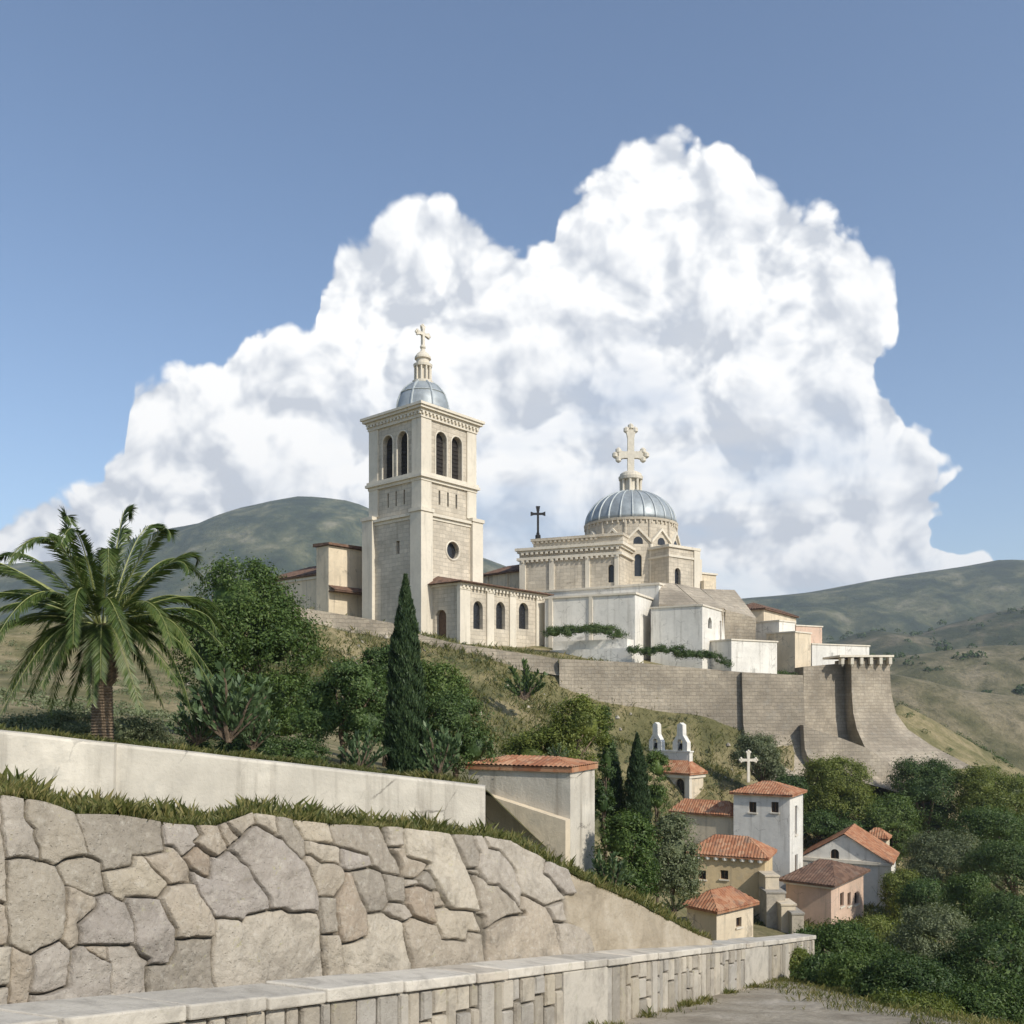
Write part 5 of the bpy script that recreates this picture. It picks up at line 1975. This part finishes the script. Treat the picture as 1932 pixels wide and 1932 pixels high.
shrub('small spiky shrub left of the wall coping on the terrace edge', 335, 1424, 40, 40, 20.2, 9, 10, 'leaf_olive')
shrub('spiky shrub growing between two round trees above the pediment house', 1575, 1560, 46, 46, 80, 10, 11, 'leaf_dark')

# hedge along the planter and creeper on the lower wall
plant('hedge', 'neat dark hedge along the top of the planter wall', 'hedge', [(1046, 1196, 22, 12), (1070, 1194, 24, 12), (1095, 1192, 24, 12), (1120, 1191, 24, 12), (1145, 1193, 24, 12), (1168, 1200, 14, 12)], 91.2, 'leaf_dark', .15, 12000, None, 20, False, base=5.5, depth=.6)
plant('creeper', 'dark creeper trailing along the wall foot below the square house', 'creeper', [(1200, 1228, 22, 8), (1225, 1231, 22, 8), (1248, 1228, 22, 9), (1272, 1228, 22, 9), (1295, 1236, 22, 8), (1318, 1237, 22, 8), (1342, 1240, 22, 8), (1364, 1252, 16, 8)], 88.3, 'leaf_dark', .15, 11000, None, 21, False, base=3.2, depth=.5)

# ---- trees on the valley side
G2 = 'round trees on the valley slope'
VT = [
    ('small round tree directly behind the roof cross of the tower house', [(1425, 1428, 40, 38), (1452, 1455, 26, 26)], 79, 'leaf_olive', 7000),
    ('flat little bush between the roof cross tree and the large round tree', [(1490, 1490, 30, 24)], 76, 'leaf_dark', 4000),
    ('large round tree right above the pediment house', [(1575, 1492, 60, 58), (1540, 1520, 40, 40), (1600, 1520, 42, 40)], 82, 'leaf_yellow', 14000),
    ('tree low between the tower house and the gable', [(1545, 1565, 32, 34), (1590, 1575, 40, 22)], 78, 'leaf_pine', 7000),
    ('round tree right behind the turret roof', [(1665, 1555, 56, 54), (1700, 1600, 40, 50)], 82, 'leaf', 11000),
    ('round tree highest on the slope right of the turret', [(1735, 1498, 58, 60), (1765, 1545, 44, 46)], 86, 'leaf_dark', 12000),
    ('twin lobed tree at the right edge, topmost of its slope', [(1850, 1490, 46, 40), (1905, 1500, 44, 36), (1870, 1520, 60, 36)], 84, 'leaf_yellow', 12000),
    ('rounded tree near the right edge below the twin lobed tree', [(1868, 1570, 60, 44), (1915, 1590, 50, 40)], 72, 'leaf', 11000),
    ('broad tree in the middle of the right slope', [(1790, 1625, 66, 50), (1745, 1660, 50, 40), (1835, 1655, 52, 44)], 66, 'leaf_olive', 14000),
    ('tree on the right edge beside the broad middle tree', [(1895, 1640, 62, 46), (1940, 1650, 50, 44)], 60, 'leaf_dark', 11000),
    ('smaller tree touching the right wall of the pediment house', [(1705, 1690, 34, 44), (1715, 1730, 34, 40)], 62, 'leaf_yellow', 8000),
    ('round bush above the lower thicket, left of the tall clump', [(1750, 1700, 42, 36), (1770, 1740, 56, 40)], 54, 'leaf_pine', 9000),
    ('tall clump of foliage rising in the right thicket', [(1828, 1695, 40, 42), (1850, 1740, 50, 44)], 50, 'leaf', 10000),
    ('rounded tree on the right edge of the thicket', [(1905, 1730, 50, 40), (1940, 1760, 46, 50)], 46, 'leaf_dark', 10000),
    ('wide bush just right of the hipped house foot', [(1650, 1765, 42, 32), (1700, 1790, 60, 40)], 47, 'leaf_yellow', 9000),
    ('wide bush directly in front of the hipped house at the parapet end', [(1580, 1785, 56, 40), (1530, 1800, 40, 40), (1620, 1815, 60, 40)], 34, 'leaf', 12000),
    ('broad bush in the middle of the right thicket', [(1770, 1760, 62, 42), (1735, 1800, 60, 45)], 40, 'leaf_olive', 11000),
    ('large bush at lower right with a tufted top', [(1868, 1800, 66, 52), (1830, 1850, 70, 50), (1920, 1850, 60, 60)], 31, 'leaf_dark', 15000),
    ('low bush beside the end of the parapet', [(1500, 1820, 30, 26), (1485, 1838, 26, 18)], 24.5, 'leaf_yellow', 6000),
    ('low bush second from the parapet end along the path', [(1562, 1835, 44, 26), (1540, 1845, 40, 20)], 22.5, 'leaf_pine', 7000),
    ('bush leaning over the path edge, between the second low bush and the big clump', [(1620, 1840, 44, 30), (1600, 1858, 40, 22)], 21, 'leaf', 8000),
    ('big bushy clump overhanging the path at lower right', [(1715, 1855, 66, 44), (1670, 1880, 46, 30), (1760, 1880, 56, 40)], 18.5, 'leaf_dark', 15000),
    ('low bush in the bottom corner in front of the big clump', [(1700, 1905, 46, 22), (1750, 1915, 50, 26)], 16.8, 'leaf_yellow', 9000),
    ('grassy bush at the bottom right corner of the picture', [(1850, 1905, 66, 40), (1920, 1910, 60, 50), (1800, 1930, 60, 34)], 18, 'leaf', 14000),
]
for i, (lab, spec, Z, mt, n) in enumerate(VT):
    plant('round_tree' if Z > 50 else 'bush', lab, 'tree' if Z > 50 else 'bush', spec, Z, mt, .0019 * Z + .03, int(n * 2), G2, i + 50, Z > 40, csize=.15, grow=1.14, fill=.09)
# a few more beyond the right frame edge, continuing the slope
# ---- grass
def blades(name, pts, h, w_, mat, spread=.35):
    pts = np.array(pts)
    n = len(pts)
    d = np.stack([RNG.normal(0, spread, n), RNG.normal(0, spread, n), np.ones(n)], 1)
    d = unit(d)
    cl = np.array([noise.noise(Vector((p[0] * 2.1, p[1] * 2.1, 5))) for p in pts])[:, None]
    hh = h * RNG.uniform(.4, 1.3, (n, 1)) * np.clip(1 + 1.1 * cl, .35, 1.9)
    s_ = unit(np.cross(d, RNG.normal(0, 1, (n, 3)))) * w_ * RNG.uniform(.6, 1.3, (n, 1))
    bend = np.stack([RNG.normal(0, .3, n), RNG.normal(0, .3, n), np.zeros(n)], 1) * hh
    q = np.stack([pts - s_, pts + s_, pts + d * hh * .6 + s_ * .6 + bend * .3, pts + d * hh + bend], 1)
    o = mesh_np(name, q, 4, mat)
    return tag(o, kind='stuff')


rs = random.Random(21)
pts = []
for i in range(26000):
    px = rs.uniform(-700, 1343)
    t = abs(rs.gauss(0, .035))
    den_ = noise.noise(Vector((px * .035, t * 20, 0)))
    if den_ < -.18 and rs.random() < .8: continue
    pts.append(tuple(bank_pt(px, t) + Vector((0, 0, -.02 - .03 * rs.random()))))
tag(blades('grass', pts, .10, .0045, M['grass']), 'tufts of dry green grass fringing the top of the boulder wall', 'grass')
pts = []
for i in range(30000):
    px = rs.uniform(-300, 1300)
    pts.append(tuple(bank_pt(px, rs.uniform(.05, .98))))
tag(blades('bank_grass', pts, .16, .009, M['grass']), 'meadow grass on the bank between boulder wall and terrace wall', 'grass')
pts = []
for i in range(9000):
    y = rs.uniform(6, 23)
    s = (y - 2) / PD.y
    o_ = .10 + abs(rs.gauss(0, .16))
    p = PP(s, o_, -.01)
    if noise.noise(Vector((y * 1.3, 0, 0))) + rs.uniform(-.2, .2) > .05: pts.append(tuple(p))
for i in range(16000):
    y = rs.uniform(9, 24)
    x = rs.uniform(4.6, 9)
    if noise.noise(Vector((x * .8, y * .8, 2))) + (x - 5.4) * .6 > 0: pts.append((x, y, base_z(y) - max(0, x - 6.6) * .16))
tag(blades('verge_grass', pts, .10, .0055, M['grass']), 'thin grass along the parapet foot and the path verge', 'grass')

# terrace lawn fringe and hillside scrub
pts = []
for i in range(16000):
    px = rs.uniform(-300, 900)
    Z = interp(px, TWZ) + .45 + abs(rs.gauss(0, .5))
    p = W(px, interp(px, TW), interp(px, TWZ))
    pts.append(((px - CX) / F * Z, Z, p.z - .08))
tag(blades('terrace_grass', pts, .15, .008, M['grass']), 'long grass along the top of the terrace wall', 'grass')


def scrub(name, label, n, region, size, mat, per=70):
    cs, rr = [], []
    while len(cs) < n:
        px, Z = region()
        x = (px - CX) / F * Z
        z = ground_z(px, Z)
        if noise.noise(Vector((x * .11, Z * .11, 4))) < rs.uniform(-.4, .35): continue
        cs.append((x, Z, z))
        rr.append(size * rs.uniform(.4, 1.3))
    cs, rr = np.array(cs), np.array(rr)[:, None]
    idx = np.repeat(np.arange(n), per)
    d = unit(RNG.normal(0, 1, (n * per, 3)))
    d[:, 2] = np.abs(d[:, 2])
    p = cs[idx] + d * rr[idx] * np.array([1, 1, .75]) * RNG.uniform(.6, 1, (n * per, 1))
    q = leaves(p, d, .20 * size, .6)
    o = mesh_np(name, q, 4, mat)
    return tag(o, label, 'scrub', None, 'stuff')


scrub('slope_scrub', 'low scrub dotting the slope under the church and ramparts', 1700, lambda: (rs.uniform(350, 1700), rs.uniform(58, 88)), .45, M['leaf_olive'])
scrub('valley_scrub', 'scrub covering the right shoulder of the hill', 700, lambda: (rs.uniform(1450, 2300), rs.uniform(84, 120)), .8, M['leaf_dark'])
scrub('hill_scrub', 'scrub on the slope left of the church', 600, lambda: (rs.uniform(-600, 560), rs.uniform(34, 95)), .6, M['leaf_olive'])

gv = []
for i in range(900):
    px, Z = rs.uniform(350, 1750), rs.uniform(62, 88)
    x, z = (px - CX) / F * Z, ground_z(px, Z)
    if noise.noise(Vector((x * .16, Z * .16, 9))) < rs.uniform(-.2, .4): continue
    s_ = rs.uniform(.07, .28)
    c_ = Vector((x, Z, z + s_ * .2))
    ring = [c_ + Vector((math.cos(a) * s_ * rs.uniform(.7, 1.2), math.sin(a) * s_ * rs.uniform(.7, 1.2), -.3 * s_)) for a in (0, 1.05, 2.1, 3.14, 4.2, 5.2)]
    up = [p.lerp(c_, .35) + Vector((0, 0, s_ * rs.uniform(.6, 1.1))) for p in ring]
    for k in range(6):
        gv.append([ring[k], ring[(k + 1) % 6], up[(k + 1) % 6], up[k]])
    tp = c_ + Vector((0, 0, s_ * .95))
    for k in range(0, 6, 2):
        gv.append([up[k], up[(k + 1) % 6], up[(k + 2) % 6], tp])
tag(mesh_np('slope_rocks', np.array(gv), 4, M['facing']), 'loose pale rocks on the slope below the church', 'rocks', None, 'stuff')
pts = []
while len(pts) < 60000:
    px, Z = rs.uniform(380, 1700), rs.uniform(58, 90)
    x = (px - CX) / F * Z
    if noise.noise(Vector((x * .3, Z * .3, 2))) < rs.uniform(-.5, .3): continue
    pts.append((x, Z, ground_z(px, Z)))
tag(blades('slope_grass', pts, .42, .035, M['grass'], .5), 'dry grass tufts on the slope below the church', 'grass')
cs, rr = [], []
for Zh, hv in HV:
    if Zh > 1000: continue
    for i in range({300: 700, 520: 700, 900: 900}[Zh]):
        v = rs.choice(hv)
        v = (v[0] + rs.uniform(-6, 6) * Zh / 300, v[1], v[2])
        if noise.noise(Vector((v[0] * .012, v[1] * .012, Zh))) < rs.uniform(-.35, .25): continue
        cs.append(v)
        rr.append(rs.uniform(1.4, 3.6) * (Zh / 300) ** .35)
cs, rr = np.array(cs), np.array(rr)[:, None]
idx = np.repeat(np.arange(len(cs)), 60)
d = unit(RNG.normal(0, 1, (len(idx), 3)))
d[:, 2] = np.abs(d[:, 2]) * 1.1 - .1
q = leaves(cs[idx] + d * rr[idx] * RNG.uniform(.7, 1, (len(idx), 1)), d, rr[idx] * .42, .7)
tag(mesh_np('far_trees', q, 4, M['leaf_dark']), 'tiny trees and bushes scattered over the far hillsides', 'trees', None, 'stuff')

cs, rr = [], []
while len(cs) < 150:
    Z = rs.uniform(17, 92)
    x = rs.uniform(1985, 2900)
    px = x
    r_ = rs.uniform(.9, 2.0)
    X_ = (px - CX) / F * Z
    cs.append((X_, Z, ground_z(px, Z) + r_ * .6))
    rr.append(r_)
cs, rr = np.array(cs), np.array(rr)[:, None]
idx = np.repeat(np.arange(len(cs)), 900)
d = unit(RNG.normal(0, 1, (len(idx), 3)))
q = leaves(cs[idx] + d * rr[idx] * (1 - np.abs(RNG.normal(0, .16, (len(idx), 1)))), d, .16)
tag(mesh_np('woodland', q, 4, M['leaf_pine']), 'woodland continuing down the valley beyond the right edge', 'woodland', None, 'stuff')

# loose gravel on the path
pts = []
gv = []
for i in range(2600):
    y = rs.uniform(7, 23.5)
    p = PP((y - 2) / PD.y, rs.uniform(.12, 4.5) if rs.random() < .6 else .1 + abs(rs.gauss(0, .25)), 0)
    if p.x > 6.3: continue
    s_ = rs.uniform(.008, .03) * (1 if rs.random() < .94 else 2)
    for k in range(5):
        a0, a1 = 2 * math.pi * k / 5, 2 * math.pi * (k + 1) / 5
        A, B_, T_ = [p + Vector((math.cos(a) * s_, math.sin(a) * s_, -.004)) for a in (a0, a1)] + [p + Vector((0, 0, s_ * .7))]
        gv.append([A, B_, T_])
tag(mesh_np('gravel', np.array(gv), 3, M['path']), 'loose gravel lying on the path', 'gravel', None, 'stuff')

# ------------------------------------------------------------------ sky, sun, camera
wd = bpy.data.worlds.new('World')
sc.world = wd
wd.use_nodes = True
wd.cycles.sampling_method = 'MANUAL'
wd.cycles.sample_map_resolution = 256
nt = wd.node_tree
nt.nodes.clear()
g = N(nt)
out = g.new('ShaderNodeOutputWorld')
sky = g.new('ShaderNodeTexSky', sky_type='NISHITA')
sky.sun_disc = False
sky.sun_elevation = math.asin(SUN.z)
sky.sun_rotation = math.atan2(SUN.x, SUN.y)
sky.altitude = 200
sky.air_density = 1.0
sky.dust_density = .6
sky.ozone_density = 1.6
tc = g.new('ShaderNodeTexCoord')
sep = g.new('ShaderNodeSeparateXYZ')
nt.links.new(tc.outputs['Generated'], sep.inputs[0])
yy = g.math('MAXIMUM', sep.outputs[1], .06)
U = g.math('DIVIDE', sep.outputs[0], yy)       # tangent of azimuth
V = g.math('DIVIDE', sep.outputs[2], yy)       # tangent of elevation
CL = [(-400, 985), (0, 960), (70, 942), (120, 945), (160, 918), (195, 914), (202, 882), (238, 872), (242, 800), (252, 745), (300, 733), (340, 705), (380, 692), (424, 697), (431, 665), (460, 630), (510, 620),
      (555, 628), (580, 648), (597, 615), (600, 545), (625, 520), (632, 480), (665, 458), (700, 453), (715, 430), (770, 392), (800, 386), (860, 402), (905, 430), (915, 446), (970, 455),
      (988, 477), (1020, 455), (1048, 438), (1053, 400), (1075, 372), (1110, 350), (1150, 318), (1170, 290), (1215, 260), (1255, 245), (1320, 255), (1365, 275), (1415, 320), (1425, 350), (1480, 380),
      (1515, 415), (1550, 404), (1580, 415), (1610, 440), (1628, 470), (1642, 502), (1668, 506), (1694, 540), (1702, 606), (1742, 616), (1776, 655), (1786, 726), (1832, 738), (1862, 790), (1872, 862), (1930, 880), (2000, 960), (2400, 1100)]
U0, U1 = (-400 - CX) / F, (2400 - CX) / F
V0, V1 = 0.0, .7


def edge(u):
    t = g.math('DIVIDE', g.math('SUBTRACT', u, U0), U1 - U0, None, True)
    fc = g.new('ShaderNodeFloatCurve')
    cv = fc.mapping.curves[0]
    pts_ = [(((px - CX) / F - U0) / (U1 - U0), ((H - py) / F - V0) / (V1 - V0)) for px, py in CL]
    while len(cv.points) < len(pts_):
        cv.points.new(.5, .5)
    for p, (a, b) in zip(cv.points, pts_):
        p.location = (a, b)
        p.handle_type = 'VECTOR'
    fc.mapping.update()
    nt.links.new(t, fc.inputs['Value'])
    return g.math('ADD', g.math('MULTIPLY', fc.outputs[0], V1 - V0), V0)


def billow(du, dv):
    """cloud relief at a sky direction shifted by (du, dv)"""
    cb = g.new('ShaderNodeCombineXYZ')
    g.put(cb.inputs[0], g.math('ADD', U, du))
    g.put(cb.inputs[1], g.math('ADD', V, dv))
    vec = cb.outputs[0]
    wv = g.new('ShaderNodeTexNoise', noise_dimensions='2D')
    wv.inputs['Scale'].default_value = 9
    wv.inputs['Detail'].default_value = 1
    nt.links.new(vec, wv.inputs['Vector'])
    vec = g.vmath('ADD', vec, g.scale(wv.outputs['Color'], (.05, .05, 0)))
    a = g.new('ShaderNodeTexVoronoi', feature='F1', voronoi_dimensions='2D')
    a.inputs['Scale'].default_value = 9
    a.inputs['Detail'].default_value = 3
    a.inputs['Roughness'].default_value = .5
    a.inputs['Lacunarity'].default_value = 2.2
    nt.links.new(vec, a.inputs['Vector'])
    n = g.new('ShaderNodeTexNoise', noise_dimensions='2D')
    n.inputs['Scale'].default_value = 22
    n.inputs['Detail'].default_value = 5
    n.inputs['Roughness'].default_value = .6
    nt.links.new(vec, n.inputs['Vector'])
    sq = g.math('MULTIPLY', a.outputs[0], a.outputs[0])
    return g.math('ADD', g.math('MULTIPLY', sq, -1.1), g.math('MULTIPLY', n.outputs[0], .5))


b0 = billow(0, 0)
b1 = billow(.016, .024)
bb = g.math('ADD', b0, .34)
e = edge(U)
cbf = g.new('ShaderNodeCombineXYZ')
g.put(cbf.inputs[0], U)
g.put(cbf.inputs[1], V)
fade = g.step(g.math('ADD', U, g.math('MULTIPLY', g.math('SUBTRACT', g.noise(cbf.outputs[0], 4.5, 4, .6), .5), .55)), (1560 - CX) / F, (1860 - CX) / F)
body = g.math('SUBTRACT', g.math('ADD', e, .010), V)
body = g.math('SUBTRACT', g.math('MULTIPLY', body, g.math('SUBTRACT', 1.0, fade)), g.math('MULTIPLY', fade, .022))
inside = g.math('ADD', body, g.math('MULTIPLY', bb, .024))
mask = g.step(inside, -.002, .012)
lit = g.math('MULTIPLY', g.math('SUBTRACT', b0, b1), 1.05)
deep = g.step(g.math('SUBTRACT', e, V), .02, .30)
shade = g.math('ADD', .72, lit)
shade = g.math('SUBTRACT', shade, g.math('MULTIPLY', deep, .16), None, True)
ccol = g.ramp(shade, [(.05, (4.3, 4.55, 4.95)), (.45, (5.7, 5.85, 6.05)), (.75, (6.9, 6.95, 6.95)), (1.0, (7.6, 7.55, 7.4))])
# the bank thins out low down, towards the hazy horizon
cb = g.new('ShaderNodeCombineXYZ')
g.put(cb.inputs[0], g.math('MULTIPLY', U, 1.0))
g.put(cb.inputs[1], g.math('MULTIPLY', V, 2.6))
thin = g.noise(cb.outputs[0], 3.2, 4, .6)
low = g.math('MULTIPLY', g.step(g.math('SUBTRACT', e, V), .10, .34), g.step(thin, .40, .62))
mask = g.math('MULTIPLY', mask, g.math('SUBTRACT', 1.0, g.math('MULTIPLY', low, .45)))

front = g.step(sep.outputs[1], .06, .25)
mask = g.math('MULTIPLY', mask, front, None, True)
colr = g.mix(mask, sky.outputs[0], ccol)
bg = g.new('ShaderNodeBackground')
bg.inputs[1].default_value = .135
nt.links.new(colr, bg.inputs[0])
nt.links.new(bg.outputs[0], out.inputs[0])

# pale summer air over the whole scene
hz, hnt, hout = newmat('haze')
hg = N(hnt)
pv = hg.new('ShaderNodeVolumePrincipled')
pv.inputs['Color'].default_value = (.80, .88, 1.0, 1)
pv.inputs['Density'].default_value = .00019
pv.inputs['Anisotropy'].default_value = .2
hnt.links.new(pv.outputs[0], hout.inputs['Volume'])
mb = MB()
mb.box(-4600, 4600, -400, 3200, -110, 450)
tag(mb.build('haze', hz), kind='stuff')

ld = bpy.data.lights.new('sun', 'SUN')
ld.energy = 4.0
ld.angle = R(.53)
ld.color = (1.0, .94, .84)
lo = bpy.data.objects.new('sun', ld)
COL.objects.link(lo)
lo.rotation_euler = SUN.to_track_quat('Z', 'Y').to_euler()

cd = bpy.data.cameras.new('camera')
cam = bpy.data.objects.new('camera', cd)
COL.objects.link(cam)
cam.location = (0, 0, 0)
cam.rotation_euler = (R(90), 0, 0)
cd.sensor_width = 36
cd.lens = 36 * F / 1932
cd.shift_y = (H - 966) / 1932
cd.clip_start = .1
cd.clip_end = 20000
sc.camera = cam
sc.view_settings.view_transform = 'Standard'
sc.view_settings.look = 'None'
sc.view_settings.exposure = .22
sc.view_settings.gamma = 1
